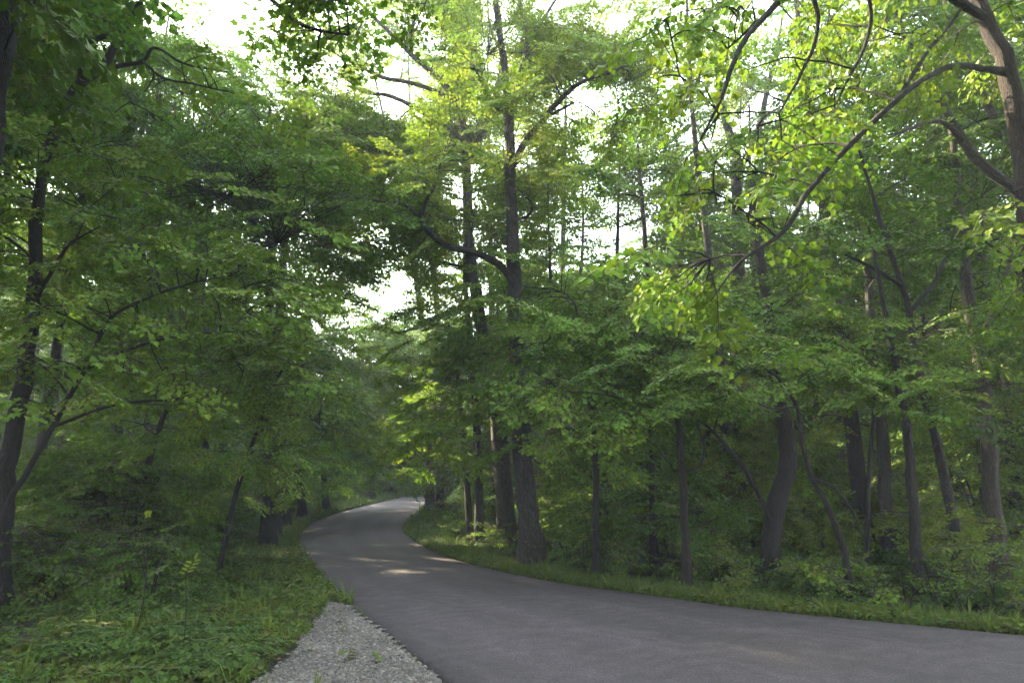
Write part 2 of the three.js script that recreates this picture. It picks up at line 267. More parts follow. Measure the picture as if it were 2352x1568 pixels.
// ---------------------------------------------------------------- the ground, the road, the gravel
const LEFT_PX = [[1330, 1860], [1175, 1690], [1045, 1568], [960, 1505], [880, 1443], [800, 1387], [750, 1342], [712, 1297], [690, 1265], [683, 1245], [690, 1225], [712, 1205], [750, 1187], [800, 1172], [860, 1157], [910, 1146], [960, 1139]];
const RIGHT_PX = [[4300, 1640], [3100, 1530], [2352, 1464], [2060, 1436], [1750, 1405], [1500, 1371], [1300, 1344], [1130, 1310], [1050, 1288], [1000, 1270], [960, 1249], [937, 1230], [931, 1215], [945, 1196], [972, 1173], [1005, 1152], [1040, 1141]];
const flat = (p) => V(p.x, 0, p.z);
const leftEdge = LEFT_PX.map(([x, y]) => flat(G(x, y))), rightEdge = RIGHT_PX.map(([x, y]) => flat(G(x, y)));
{ // behind the lens and beyond the bend
  leftEdge.unshift(V(13, 0, 3.0), V(5.2, 0, -0.6)); rightEdge.unshift(V(24, 0, -1.2), V(17, 0, -4.6));
  const l = leftEdge[leftEdge.length - 1], r = rightEdge[rightEdge.length - 1];
  leftEdge.push(V(l.x + 9, 0, l.z - 8), V(l.x + 26, 0, l.z - 12)); rightEdge.push(V(r.x + 7, 0, r.z - 5), V(r.x + 22, 0, r.z - 8));
}
const NROW = 260, LE = new THREE.CatmullRomCurve3(leftEdge, false, 'centripetal').getPoints(NROW), RE = new THREE.CatmullRomCurve3(rightEdge, false, 'centripetal').getPoints(NROW);
function edgeDist(x, z) { // metres to the road's edge, negative on the road
  let dl = 1e9, dr = 1e9, il = 0, ir = 0;
  for (let i = 0; i <= NROW; i += 2) { const a = (LE[i].x - x) ** 2 + (LE[i].z - z) ** 2, b = (RE[i].x - x) ** 2 + (RE[i].z - z) ** 2; if (a < dl) { dl = a; il = i; } if (b < dr) { dr = b; ir = i; } }
  const side = (E, i) => { const a = E[Math.max(0, i - 2)], b = E[Math.min(NROW, i + 2)]; return (b.x - a.x) * (z - a.z) - (b.z - a.z) * (x - a.x); };
  const inL = side(LE, il), inR = side(RE, ir); // > 0 is right of the travel direction
  dl = Math.sqrt(dl) * (inL > 0 ? -1 : 1); dr = Math.sqrt(dr) * (inR < 0 ? -1 : 1);
  return Math.max(dl, dr);
}
const groundY = (x, z, e = edgeDist(x, z)) => rise(x, z) + sstep(e, 0.3, 3) * (0.16 * fbm(x * 0.35, 3, z * 0.35) - 0.02) + sstep(e, 2, 9) * 0.5 * fbm(x * 0.09, 7, z * 0.09, 2) - 0.05 * sstep(e, 0.4, 1.4) * (1 - sstep(e, 1.6, 4));
const litterTex = dataTex(512, 512, (u, v) => { const a = wrapN(u, v, 60, 60, 1), b = wrapN(u, v, 150, 150, 4), c = wrapN(u, v, 22, 22, 8), k = 0.55 + 0.5 * a + 0.45 * b; const g = sstep(c + 0.5 * a, 0.05, 0.35); return [clamp(k * lerp(0.42, 0.28, g), 0.05, 1), clamp(k * lerp(0.35, 0.32, g), 0.05, 1), clamp(k * lerp(0.25, 0.17, g), 0.04, 1)]; }, true);
const litterBump = dataTex(512, 512, (u, v) => 0.5 + 0.5 * wrapN(u, v, 150, 150, 4) + 0.4 * wrapN(u, v, 60, 60, 1), false);
{
  const xs = [], zs = []; // finer near the lens
  for (let i = 0; i <= 190; i++) { const t = i / 95 - 1; xs.push(Math.sign(t) * (34 * Math.abs(t) + 266 * Math.abs(t) ** 4)); }
  for (let i = 0; i <= 190; i++) { const t = i / 190; zs.push(25 - (95 * t + 310 * t ** 4)); }
  const pos = [], uv = [], col = [], idx = [];
  zs.forEach((z) => xs.forEach((x) => { const e = edgeDist(x, z), y = groundY(x, z, e) - (e < 0 ? 0.12 : 0) ; pos.push(x, y, z); uv.push(x / 1.7, z / 1.7); const n = 0.8 + 0.5 * fbm(x * 0.25, 1, z * 0.25), v = 1 - sstep(e, 1, 3); col.push(n * lerp(1, 0.8, v), n * lerp(1, 1.0, v), n * lerp(1, 0.75, v)); }));
  const w = xs.length; for (let j = 0; j < zs.length - 1; j++) for (let i = 0; i < w - 1; i++) { const a = j * w + i; idx.push(a, a + 1, a + w, a + 1, a + w + 1, a + w); }
  const g = new THREE.BufferGeometry(); g.setAttribute('position', new THREE.Float32BufferAttribute(pos, 3)); g.setAttribute('uv', new THREE.Float32BufferAttribute(uv, 2)); g.setAttribute('color', new THREE.Float32BufferAttribute(col, 3)); g.setIndex(idx); g.computeVertexNormals();
  const m = new THREE.MeshStandardMaterial({ map: litterTex, bumpMap: litterBump, bumpScale: 0.03, roughness: 0.95, vertexColors: true });
  tag(mesh('ground', g, m, scene), 'dark forest floor of leaf litter and soil under the trees', null, null, 'structure');
}
{ // asphalt: a slab with a crumbled edge
  const R = rng(5), NX = 36, pos = [], uv = [], col = [], idx = []; let s = 0;
  for (let i = 0; i <= NROW; i++) {
    const A = LE[i], B = RE[i]; if (i) s += 0.5 * (A.distanceTo(LE[i - 1]) + B.distanceTo(RE[i - 1]));
    const dir = V().subVectors(B, A).normalize(), wob = 0.045 * fbm(s * 1.3, 1, 0) + 0.03 * fbm(s * 5, 4, 0), wob2 = 0.04 * fbm(s * 1.1, 9, 0) + 0.03 * fbm(s * 5, 12, 0);
    for (let k = -1; k <= NX + 1; k++) {
      const t = clamp(k / NX, 0, 1), p = V().lerpVectors(A, B, t).addScaledVector(dir, lerp(wob, wob2, t)), edge = Math.min(t, 1 - t) * A.distanceTo(B);
      let y = rise(p.x, p.z) + 0.05 - 0.03 * Math.exp(-edge / 0.07) + 0.03 * sstep(edge, 0, 1.5);
      if (k < 0 || k > NX) { y -= 0.13; p.addScaledVector(dir, (k < 0 ? -1 : 1) * (0.1 + 0.1 * fbm(s * 4, 3, k))); }
      pos.push(p.x, y, p.z); uv.push(p.x / 3, p.z / 3);
      const w = t * 4.0, tyre = Math.exp(-(((w % 2) - 0.62) ** 2) / 0.06) + Math.exp(-(((w % 2) - 1.42) ** 2) / 0.06), seam = Math.exp(-(((t - 0.5) / 0.006) ** 2));
      const c = 0.9 + 0.1 * fbm(p.x * 0.3, 2, p.z * 0.3) + 0.24 * tyre - 0.12 * seam - (k < 0 || k > NX ? 0.6 : 0.25 * Math.exp(-edge / 0.08));
      col.push(c * 1.0, c * 0.985, c * (1.0 + 0.02 * tyre));
    }
  }
  const w = NX + 3; for (let i = 0; i < NROW; i++) for (let k = 0; k < w - 1; k++) { const a = i * w + k; idx.push(a, a + 1, a + w, a + 1, a + w + 1, a + w); }
  const g = new THREE.BufferGeometry(); g.setAttribute('position', new THREE.Float32BufferAttribute(pos, 3)); g.setAttribute('uv', new THREE.Float32BufferAttribute(uv, 2)); g.setAttribute('color', new THREE.Float32BufferAttribute(col, 3)); g.setIndex(idx); g.computeVertexNormals();
  const coarse = Array.from({ length: 256 * 256 }, () => R()), mid = Array.from({ length: 128 * 128 }, () => R()), grain = (u, v, i, j) => 0.35 * R() + 0.4 * coarse[(j >> 2) * 256 + (i >> 2)] ** 2 * 1.4 + 0.25 * mid[(j >> 3) * 128 + (i >> 3)];
  const map = dataTex(1024, 1024, (u, v, i, j) => { const q = grain(u, v, i, j), k = 0.15 + 0.21 * q + 0.05 * wrapN(u, v, 12, 12, 1); return [k * 1.08, k * 0.965, k * 1.0]; }, true), bump = dataTex(1024, 1024, (u, v) => R() * 0.5 + 0.5 * (0.5 + wrapN(u, v, 260, 260, 3)), false);
  const m = new THREE.MeshStandardMaterial({ map, bumpMap: bump, bumpScale: 0.006, roughness: 0.78, vertexColors: true });
  tag(mesh('road', g, m, scene), 'curving grey asphalt road bending right into the woods', null, null, 'structure');
}
// gravel pull-off beside the left edge
const GRAVEL_PX = [[450, 1700], [505, 1625], [570, 1568], [636, 1515], [692, 1462], [724, 1425], [755, 1384], [800, 1390], [880, 1446], [960, 1509], [1045, 1572], [1200, 1720]];
const gravelPoly = GRAVEL_PX.map(([x, y]) => { const p = G(x, y); return new THREE.Vector2(p.x, p.z); });
function inGravel(x, z) { let c = false; for (let i = 0, j = gravelPoly.length - 1; i < gravelPoly.length; j = i++) { const a = gravelPoly[i], b = gravelPoly[j]; if ((a.y > z) !== (b.y > z) && x < ((b.x - a.x) * (z - a.y)) / (b.y - a.y) + a.x) c = !c; } return c; }
{
  const R = rng(77), stones = [];
  for (let v = 0; v < 5; v++) { const g = new THREE.IcosahedronGeometry(1, 0), p = g.attributes.position; for (let i = 0; i < p.count; i++) { const x = p.getX(i), y = p.getY(i), z = p.getZ(i), k = 1 + 0.5 * noise.noise(x * 1.3 + v * 5, y * 1.3, z * 1.3); p.setXYZ(i, x * k, y * k * 0.6, z * k * 0.8); } g.computeVertexNormals(); stones.push(g); }
  const m = new THREE.MeshStandardMaterial({ roughness: 0.95 }); m.color.setRGB(0.19, 0.172, 0.158);
  const minX = Math.min(...gravelPoly.map((p) => p.x)), maxX = Math.max(...gravelPoly.map((p) => p.x)), minZ = Math.min(...gravelPoly.map((p) => p.y)), maxZ = Math.max(...gravelPoly.map((p) => p.y));
  const lists = stones.map(() => []), M = new THREE.Matrix4(), q = new THREE.Quaternion();
  for (let n = 0; n < 150000; n++) {
    const x = lerp(minX - 0.5, maxX, R()), z = lerp(minZ, maxZ, R()), e = 0.25 * fbm(x * 2, 1, z * 2) - 0.18 * R() * R();
    if (!inGravel(x + e, z) || edgeDist(x, z) < 0.13 + 0.1 * fbm(x * 3, 8, z * 3)) continue;
    if (fbm(x * 1.7, 3, z * 1.7) < -0.22 && R() < 0.75) continue; const s = 0.006 + 0.01 * R() + 0.022 * R() ** 6; q.setFromEuler(new THREE.Euler((R() - 0.5) * 0.8, R() * 6.3, (R() - 0.5) * 0.8));
    const b = (0.5 + 0.9 * R() * R()) * (1 + 0.5 * fbm(x * 1.2, 6, z * 1.2)), wm = R(); lists[n % 5].push([M.clone().compose(V(x, groundY(x, z) + s * 0.25 + 0.008 * R(), z), q, V(s, s, s)), [b * (0.95 + 0.12 * wm), b, b * (1.04 - 0.12 * wm)]]);
  }
  const sh = new THREE.Shape(gravelPoly.map((p) => new THREE.Vector2(p.x, -p.y))), sg = new THREE.ShapeGeometry(sh), pp = sg.attributes.position;
  const grp = new THREE.Group(); grp.name = 'gravel'; scene.add(grp); tag(grp, 'patch of pale crushed gravel beside the near left road edge', null, null, 'stuff');
  lists.forEach((l, v) => { const im = new THREE.InstancedMesh(stones[v], m, l.length), c = new THREE.Color(); im.name = 'stones'; im.userData.kind = 'stuff'; im.castShadow = im.receiveShadow = true; l.forEach(([t, k], i) => { im.setMatrixAt(i, t); im.setColorAt(i, c.setRGB(...k)); }); grp.add(im); });
}

// ---------------------------------------------------------------- the trees that stand out, from the bend outwards
const GY = (p) => V(p.x, groundY(p.x, p.z), p.z);
const at = (px, py, d) => GY(P(px, py, d));                                   // foot of a tree
const line = (d, list) => list.map(([x, y, k]) => P(x, y, k ?? d));
function tree(name, label, category, d, px, rad, o = {}, sides = 14) { // trunk given by frame points at one distance, the first is the foot
  const foot = at(px[0][0], px[0][1], px[0][2] ?? d); { let x = foot.x; const out = o.left ? -0.2 : 0.2; for (let i = 0; i < 60 && edgeDist(x, foot.z) < 0.9; i++) x += out; foot.x = x; foot.y = groundY(x, foot.z); } const t = new Tree(name, label, category, foot, o.seed ?? Math.round(px[0][0] * 7 + d * 31), o), moved = foot.clone().sub(at(px[0][0], px[0][1], px[0][2] ?? d)).setY(0);
  return t.trunk([foot, ...line(d, px.slice(1)).map((p, i, a) => p.addScaledVector(moved, 1 - 0.7 * i / a.length))], rad, sides);
}
// twin giants in the middle
{
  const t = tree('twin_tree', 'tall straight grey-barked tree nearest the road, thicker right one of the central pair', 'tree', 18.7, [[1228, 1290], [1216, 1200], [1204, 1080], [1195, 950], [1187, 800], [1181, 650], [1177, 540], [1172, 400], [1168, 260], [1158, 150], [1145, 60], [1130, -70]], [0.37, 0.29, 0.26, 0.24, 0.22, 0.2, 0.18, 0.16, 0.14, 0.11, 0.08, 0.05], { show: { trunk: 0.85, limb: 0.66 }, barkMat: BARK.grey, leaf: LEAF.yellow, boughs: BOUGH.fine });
  t.limb(line(18.7, [[1172, 400], [1198, 340, 18.4], [1250, 272, 18], [1290, 225, 17.6], [1335, 190, 17.3], [1400, 165, 17], [1475, 138, 16.6]]), [0.1, 0.1, 0.09, 0.075, 0.06, 0.045, 0.02]);
  t.limb(line(17.8, [[1250, 272], [1300, 245], [1325, 232]]), [0.05, 0.04, 0.012], 6);
  t.limb(line(18.8, [[1168, 290], [1190, 190], [1214, 98], [1200, 30], [1178, -40]]), [0.12, 0.1, 0.085, 0.07, 0.04]);
  t.limb(line(18.8, [[1214, 98], [1250, 40], [1290, -20]]), [0.06, 0.05, 0.03], 6);
  t.limb(line(18.5, [[1181, 650], [1152, 612, 18.2], [1120, 592, 17.8], [1080, 577, 17.4], [1030, 566, 17], [993, 540, 16.8], [968, 500, 16.6], [978, 462, 16.4], [1002, 420, 16.2], [1012, 372, 16]]), [0.12, 0.1, 0.092, 0.09, 0.085, 0.078, 0.068, 0.045, 0.03, 0.016]);
  t.limb(line(16.6, [[968, 500], [925, 470], [870, 462], [810, 452]]), [0.05, 0.04, 0.03, 0.012], 6);
  t.limb(line(18.5, [[1177, 505], [1214, 494, 18], [1222, 470, 17.8], [1192, 435, 17.7], [1160, 398, 17.7]]), [0.05, 0.042, 0.034, 0.024, 0.01], 6);
  t.limb(line(18.7, [[1168, 260], [1140, 245], [1118, 215], [1092, 160]]), [0.09, 0.08, 0.06, 0.03], 6);
  for (const a of [[1120, 100, 18, 110, 100, 2], [1260, 120, 18, 110, 80, 2], [1400, 120, 17, 100, 60, 2], [1200, 290, 18, 90, 90, 2], [1110, 340, 17.5, 100, 80, 2], [1180, 430, 17.5, 90, 70, 2.2], [1010, 430, 16.5, 90, 80, 2], [900, 470, 16.6, 100, 70, 1.5], [1190, 10, 18.5, 120, 80, 2.5], [1330, 20, 18, 90, 70, 2], [1090, 480, 17.4, 80, 60, 2], [1060, 600, 17, 80, 40, 1.6], [1240, 200, 17.6, 50, 80, 1.6], [1420, 220, 17, 60, 50, 1.4]]) t.see(a[0], a[1], a[2], a[3], a[4], 2, 3.3 * a[5], { layer: 0 });
  t.finish();
}
{
  const t = tree('twin_tree', 'tall dark-barked tree just behind and left of the central pair, bending left above', 'tree', 24, [[1166, 1256], [1156, 1100], [1141, 950], [1113, 800], [1096, 690], [1081, 600], [1075, 500], [1072, 400], [1066, 300], [1045, 225], [1000, 175], [945, 125], [880, 60], [830, 12], [790, -50]], [0.34, 0.29, 0.265, 0.24, 0.225, 0.21, 0.19, 0.17, 0.155, 0.135, 0.12, 0.1, 0.08, 0.055, 0.035], { show: { trunk: 0.75, limb: 0.66 }, barkMat: BARK.pale, leaf: LEAF.yellow, boughs: BOUGH.fine });
  t.limb(line(24, [[1045, 232], [990, 205, 23.5], [930, 187, 23], [880, 178, 23], [820, 150, 22.6], [768, 122, 22.4]]), [0.09, 0.085, 0.08, 0.07, 0.05, 0.02]);
  t.limb(line(24, [[1062, 320], [1015, 285, 23.6], [950, 245, 23], [890, 219, 23], [840, 212, 22.8], [800, 186, 22.6], [755, 155, 22.6]]), [0.1, 0.1, 0.09, 0.075, 0.06, 0.045, 0.02]);
  t.limb(line(24, [[945, 125], [943, 75], [960, 30], [985, -20]]), [0.06, 0.055, 0.045, 0.03], 6);
  t.limb(line(24.4, [[1072, 380], [1118, 280], [1146, 190], [1152, 90], [1140, -20]]), [0.13, 0.12, 0.1, 0.08, 0.05]);
  t.limb(line(24.4, [[1152, 120], [1125, 60], [1120, -30]]), [0.06, 0.05, 0.03], 6);
  for (const a of [[820, 60, 23, 110, 70, 2], [930, 90, 23, 130, 90, 1.8], [770, 210, 22.5, 90, 70, 1.6], [880, 280, 23, 120, 80, 1.6], [1010, 90, 23.5, 100, 100, 2], [730, 310, 23, 70, 80, 1.4], [960, 360, 23.5, 100, 90, 1.8], [850, 410, 23.5, 110, 70, 1.5], [1060, 220, 24, 100, 80, 2], [1000, 240, 23.5, 90, 70, 1.6], [740, 430, 24, 80, 70, 1.6], [680, 380, 24, 60, 80, 1.4], [870, 570, 23.5, 80, 50, 1.4], [950, 530, 23, 70, 50, 1.4], [790, 560, 24, 80, 50, 1.5], [1010, 500, 23.5, 80, 60, 1.6], [1000, 640, 24, 60, 50, 1.6], [980, 730, 25, 60, 50, 1.6], [820, 620, 25, 60, 50, 1.6], [860, 350, 23.5, 120, 60, 1.4]]) t.see(a[0], a[1], a[2], a[3], a[4], 2.4, 4 * a[5], { layer: 0 });
  t.finish();
}
{
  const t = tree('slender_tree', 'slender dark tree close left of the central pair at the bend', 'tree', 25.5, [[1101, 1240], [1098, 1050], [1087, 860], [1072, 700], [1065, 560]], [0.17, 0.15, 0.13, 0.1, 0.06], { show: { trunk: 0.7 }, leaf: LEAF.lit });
  for (const a of [[1080, 760, 25, 80, 110, 2.2], [1010, 640, 25, 70, 60, 1.2], [1110, 560, 25, 90, 80, 2], [1040, 880, 24.5, 90, 80, 2.4], [1130, 860, 24, 70, 90, 2]]) t.see(a[0], a[1], a[2], a[3], a[4], 1.6, a[5]); t.finish();
}
{
  const t = tree('slender_tree', 'thin leaning tree at the inner edge of the bend, leafy to the road', 'tree', 26, [[1082, 1240], [1066, 1040], [1048, 850], [1030, 740]], [0.13, 0.11, 0.08, 0.04], { leaf: LEAF.bright });
  for (const a of [[1000, 900, 25, 90, 90, 2.4], [955, 830, 26, 60, 70, 2], [960, 1000, 25.5, 80, 60, 2.2], [1000, 1060, 26, 80, 35, 1.6], [1030, 990, 24, 80, 60, 2.2], [935, 930, 26.5, 45, 60, 1.6]]) t.see(a[0], a[1], a[2], a[3], a[4], 1.8, a[5]); t.finish();
}
// understorey maples before and beside the giants
{
  const t = tree('maple_sapling', 'layered young maple spreading across the trunks right of the central pair', 'tree', 16.5, [[1366, 1262], [1369, 1120], [1361, 950], [1341, 830], [1322, 700]], [0.085, 0.075, 0.065, 0.045, 0.025], { leaf: LEAF.mid, barkMat: BARK.dark }, 8);
  t.limb(line(16.4, [[1366, 1000], [1310, 920, 16], [1240, 860, 15.6], [1180, 830, 15.2]]), [0.035, 0.03, 0.022, 0.012], 6);
  t.limb(line(16.4, [[1361, 940], [1420, 880, 16], [1490, 850, 15.4], [1560, 840, 15]]), [0.035, 0.03, 0.02, 0.01], 6);
  for (const a of [[1290, 650, 16, 110, 70, 2], [1390, 730, 16, 130, 80, 2.4], [1250, 770, 15.6, 100, 60, 2.4], [1220, 880, 15.4, 100, 50, 2.4], [1370, 880, 15, 130, 60, 2.4], [1480, 800, 15, 110, 70, 2.2], [1330, 970, 15.6, 150, 45, 2.2]]) t.see(a[0], a[1], a[2], a[3], a[4], 1.6, a[5]); t.finish();
}
{
  const t = tree('maple_sapling', 'straight brown sapling by the road halfway between the central pair and the leaning dark trunk', 'tree', 14.3, [[1556, 1352], [1551, 1200], [1546, 1040], [1540, 940], [1525, 820]], [0.1, 0.085, 0.075, 0.06, 0.03], { show: { trunk: 0.8 }, leaf: LEAF.mid, barkMat: BARK.brown }, 9);
  t.limb(line(14.2, [[1548, 1080], [1600, 1075], [1618, 1040], [1606, 985], [1590, 920]]), [0.03, 0.028, 0.026, 0.02, 0.01], 6);
  t.limb(line(14.2, [[1543, 960], [1470, 925, 13.8], [1380, 905, 13.4], [1290, 898, 13]]), [0.035, 0.028, 0.02, 0.01], 6);
  for (const a of [[1560, 900, 14, 120, 60, 2.4], [1450, 930, 13.5, 110, 45, 2.2], [1640, 860, 14, 110, 60, 2.2], [1560, 760, 14.5, 120, 60, 2], [1660, 980, 14, 80, 40, 1.6], [1500, 1010, 13.6, 110, 30, 1.4]]) t.see(a[0], a[1], a[2], a[3], a[4], 1.5, a[5]); t.finish();
}
{
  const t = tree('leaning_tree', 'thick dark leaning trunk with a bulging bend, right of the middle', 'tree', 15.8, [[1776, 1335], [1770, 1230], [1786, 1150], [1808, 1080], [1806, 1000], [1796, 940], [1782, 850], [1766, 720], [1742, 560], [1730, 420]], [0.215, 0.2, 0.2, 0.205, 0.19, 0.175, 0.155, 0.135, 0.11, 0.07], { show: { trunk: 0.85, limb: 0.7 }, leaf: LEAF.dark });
  t.limb(line(15.6, [[1772, 1195], [1716, 1085, 15.2], [1652, 1005, 14.9], [1585, 945, 14.6]]), [0.05, 0.045, 0.038, 0.02], 7);
  for (const a of [[1760, 700, 15, 130, 70, 2], [1860, 640, 15, 110, 70, 2], [1700, 820, 15, 110, 60, 2], [1800, 500, 15.5, 120, 80, 1.8], [1880, 780, 14.5, 110, 60, 2]]) t.see(a[0], a[1], a[2], a[3], a[4], 1.7, a[5]); t.finish();
}
{
  const t = tree('crooked_sapling', 'thin crooked sapling beside the road in front of the thick leaning trunk', 'tree', 12.9, [[1956, 1366], [1940, 1270], [1900, 1160], [1861, 1085], [1841, 1000], [1830, 930], [1782, 862], [1738, 815]], [0.07, 0.06, 0.056, 0.05, 0.045, 0.036, 0.025, 0.014], { show: { trunk: 0.7, limb: 0.6 }, leaf: LEAF.mid, barkMat: BARK.brown }, 8);
  t.limb(line(12.8, [[1830, 935], [1760, 935, 12.6], [1690, 885, 12.4], [1630, 845, 12.2]]), [0.022, 0.02, 0.015, 0.008], 5);
  t.limb(line(12.9, [[1870, 1100], [1915, 1120, 12.9], [1952, 1165, 13], [1985, 1235, 13.2]]), [0.03, 0.03, 0.026, 0.016], 5);
  for (const a of [[1700, 860, 12.4, 110, 40, 1.8], [1820, 850, 12.6, 80, 40, 1.8], [1900, 940, 13, 80, 40, 1.4], [1640, 900, 12.4, 70, 35, 1.4]]) t.see(a[0], a[1], a[2], a[3], a[4], 1.2, a[5]); t.finish();
}
{
  const t = tree('grey_tree', 'straight grey trunk deeper in the wood, behind the crooked sapling', 'tree', 19.5, [[2046, 1290], [2036, 1150], [2028, 1000], [2013, 860], [2000, 700], [1985, 500]], [0.19, 0.165, 0.155, 0.145, 0.125, 0.08], { show: { trunk: 0.7 }, leaf: LEAF.dark, barkMat: BARK.grey });
  for (const a of [[1990, 640, 19, 120, 80, 2], [2060, 800, 19, 110, 60, 2], [1940, 520, 19, 110, 80, 2], [1960, 880, 19, 90, 50, 1.6], [2040, 430, 19, 90, 70, 1.8]]) t.see(a[0], a[1], a[2], a[3], a[4], 1.7, a[5]); t.finish();
}
{
  const t = tree('roadside_tree', 'slim dark trunk by the verge leaning left, right of the grey trunk', 'tree', 13.6, [[2114, 1376], [2101, 1200], [2089, 1030], [2066, 880], [2045, 780], [2020, 640], [1995, 520]], [0.105, 0.095, 0.09, 0.075, 0.06, 0.045, 0.025], { show: { trunk: 0.8 }, leaf: LEAF.mid }, 10);
  for (const a of [[2050, 720, 13.4, 130, 60, 2], [2130, 860, 13.2, 110, 50, 2], [1960, 780, 13.4, 100, 50, 1.8], [2080, 960, 13, 90, 35, 1.4], [1930, 620, 14, 90, 60, 1.6]]) t.see(a[0], a[1], a[2], a[3], a[4], 1.5, a[5]); t.finish();
}
{
  const t = tree('roadside_tree', 'long curving slender tree sweeping up left, between the slim trunk and the pale shaggy trunk', 'tree', 14.6, [[2207, 1345], [2190, 1200], [2151, 1010], [2111, 860], [2086, 700], [2060, 620], [2021, 500], [1988, 390], [1960, 300]], [0.11, 0.1, 0.09, 0.08, 0.07, 0.06, 0.048, 0.035, 0.02], { show: { trunk: 0.75, limb: 0.6 }, leaf: LEAF.dark }, 10);
  t.limb(line(14.5, [[2072, 655], [2010, 618, 14], [1932, 580, 13.6], [1850, 560, 13.2]]), [0.045, 0.04, 0.03, 0.012], 6);
  t.limb(line(14.6, [[2090, 720], [2150, 640, 14.8], [2190, 540, 15], [2205, 440, 15]]), [0.045, 0.04, 0.03, 0.014], 6);
  for (const a of [[1900, 570, 13.6, 120, 50, 2], [2010, 540, 14, 110, 60, 2], [2160, 560, 14.8, 110, 70, 2], [2180, 700, 14.2, 110, 60, 2], [2060, 400, 14.6, 100, 70, 1.8], [2230, 880, 14, 90, 50, 1.6]]) t.see(a[0], a[1], a[2], a[3], a[4], 1.5, a[5]); t.finish();
}
{
  const t = tree('shaggy_tree', 'thick pale shaggy-barked trunk near the right edge', 'tree', 16.6, [[2292, 1310], [2280, 1150], [2265, 950], [2249, 820], [2231, 720], [2216, 600], [2205, 480], [2190, 330], [2180, 200]], [0.21, 0.18, 0.165, 0.155, 0.145, 0.13, 0.115, 0.09, 0.06], { show: { trunk: 0.75 }, leaf: LEAF.dark, barkMat: BARK.pale });
  t.limb(line(16.6, [[2243, 800], [2290, 690], [2330, 560], [2362, 420]]), [0.07, 0.065, 0.055, 0.04], 7);
  for (const a of [[2290, 620, 16, 110, 80, 2], [2310, 800, 16, 100, 70, 2], [2250, 430, 16.5, 110, 80, 2], [2330, 980, 15.5, 70, 60, 1.6], [2140, 300, 17, 120, 80, 1.8], [2330, 300, 16.5, 90, 80, 1.8]]) t.see(a[0], a[1], a[2], a[3], a[4], 1.7, a[5]); t.finish();
}
// near tree at the right edge with the long arching bough
{
  const t = tree('arching_tree', 'near reddish trunk at the upper right corner with one long arching bough of bright leaves', 'tree', 10.8, [[2450, 1450], [2405, 900], [2372, 600], [2346, 330], [2310, 150], [2262, 40], [2225, -60]], [0.22, 0.19, 0.17, 0.16, 0.15, 0.13, 0.1], { show: { trunk: 0.85, limb: 0.5 }, hide: [330, 2000], leaf: LEAF.bright, barkMat: BARK.red, boughs: BOUGH.nearTulip, seed: 402 }, 16);
  t.limb(line(10.8, [[2310, 165], [2262, 158, 10.5], [2200, 150, 10.1], [2140, 172, 9.6], [2080, 212, 9.2], [1950, 335, 8.7], [1850, 450, 8.3], [1802, 530, 8.1], [1700, 602, 7.8], [1632, 692, 7.6]]), [0.08, 0.052, 0.048, 0.046, 0.044, 0.04, 0.034, 0.027, 0.018, 0.008], 9);
  t.limb(line(9.2, [[2060, 230], [2130, 120, 9.4], [2180, 60, 9.6], [2230, -10, 9.8]]), [0.035, 0.03, 0.026, 0.02], 5);
  t.limb(line(10, [[2262, 40], [2080, -60, 9], [1860, -40, 8.2], [1745, 50, 7.8], [1690, 130, 7.6], [1655, 230, 7.5], [1610, 320, 7.4]]), [0.08, 0.07, 0.05, 0.04, 0.032, 0.024, 0.01], 7);
  t.limb(line(8.2, [[1860, -40], [1880, 60, 8.3], [1840, 170, 8.3], [1790, 260, 8.2]]), [0.035, 0.03, 0.022, 0.01], 5);
  t.limb(line(8.7, [[1990, -50], [2000, 60, 8.9], [1950, 180, 8.8], [1920, 240, 8.7]]), [0.035, 0.03, 0.022, 0.01], 5);
  for (const a of [[1800, 110, 9.4, 120, 80, 1.1], [1920, 180, 9.8, 120, 80, 1.3], [1670, 90, 8.6, 110, 80, 1.3], [1740, 270, 9, 110, 70, 1.2], [1650, 240, 8.4, 80, 80, 1.1], [1560, 150, 8.4, 70, 90, 1], [1640, 430, 8.6, 100, 45, 1], [1740, 380, 9, 100, 50, 1], [1850, 320, 9.2, 100, 50, 1.1], [1630, 580, 8.4, 80, 50, 1], [1720, 500, 8.8, 70, 40, 0.8], [1600, 660, 8.6, 70, 30, 0.6], [2060, 60, 10, 110, 70, 1], [1530, 30, 8.4, 80, 60, 1], [2200, 60, 10.6, 80, 50, 0.8], [1900, 40, 9.4, 110, 60, 1.1], [1700, 0, 8.6, 140, 50, 1.1], [2300, 60, 10.6, 60, 60, 0.7], [2310, 420, 10.2, 70, 60, 1.6], [2260, 540, 10, 80, 50, 1.4], [2340, 620, 10, 50, 60, 1.4]]) t.see(a[0], a[1], a[2], a[3], a[4], 0.7, a[5], { layer: 0, lift: -0.15, linkShare: 0.9 });
  t.pad(P(2330, -260, 10), 3.4, 2.4, 3, 60, { scale: 1.2 }); t.pad(P(2000, -330, 10), 3, 1.6, 3, 40, { scale: 1.2 });
  t.finish(290);
}
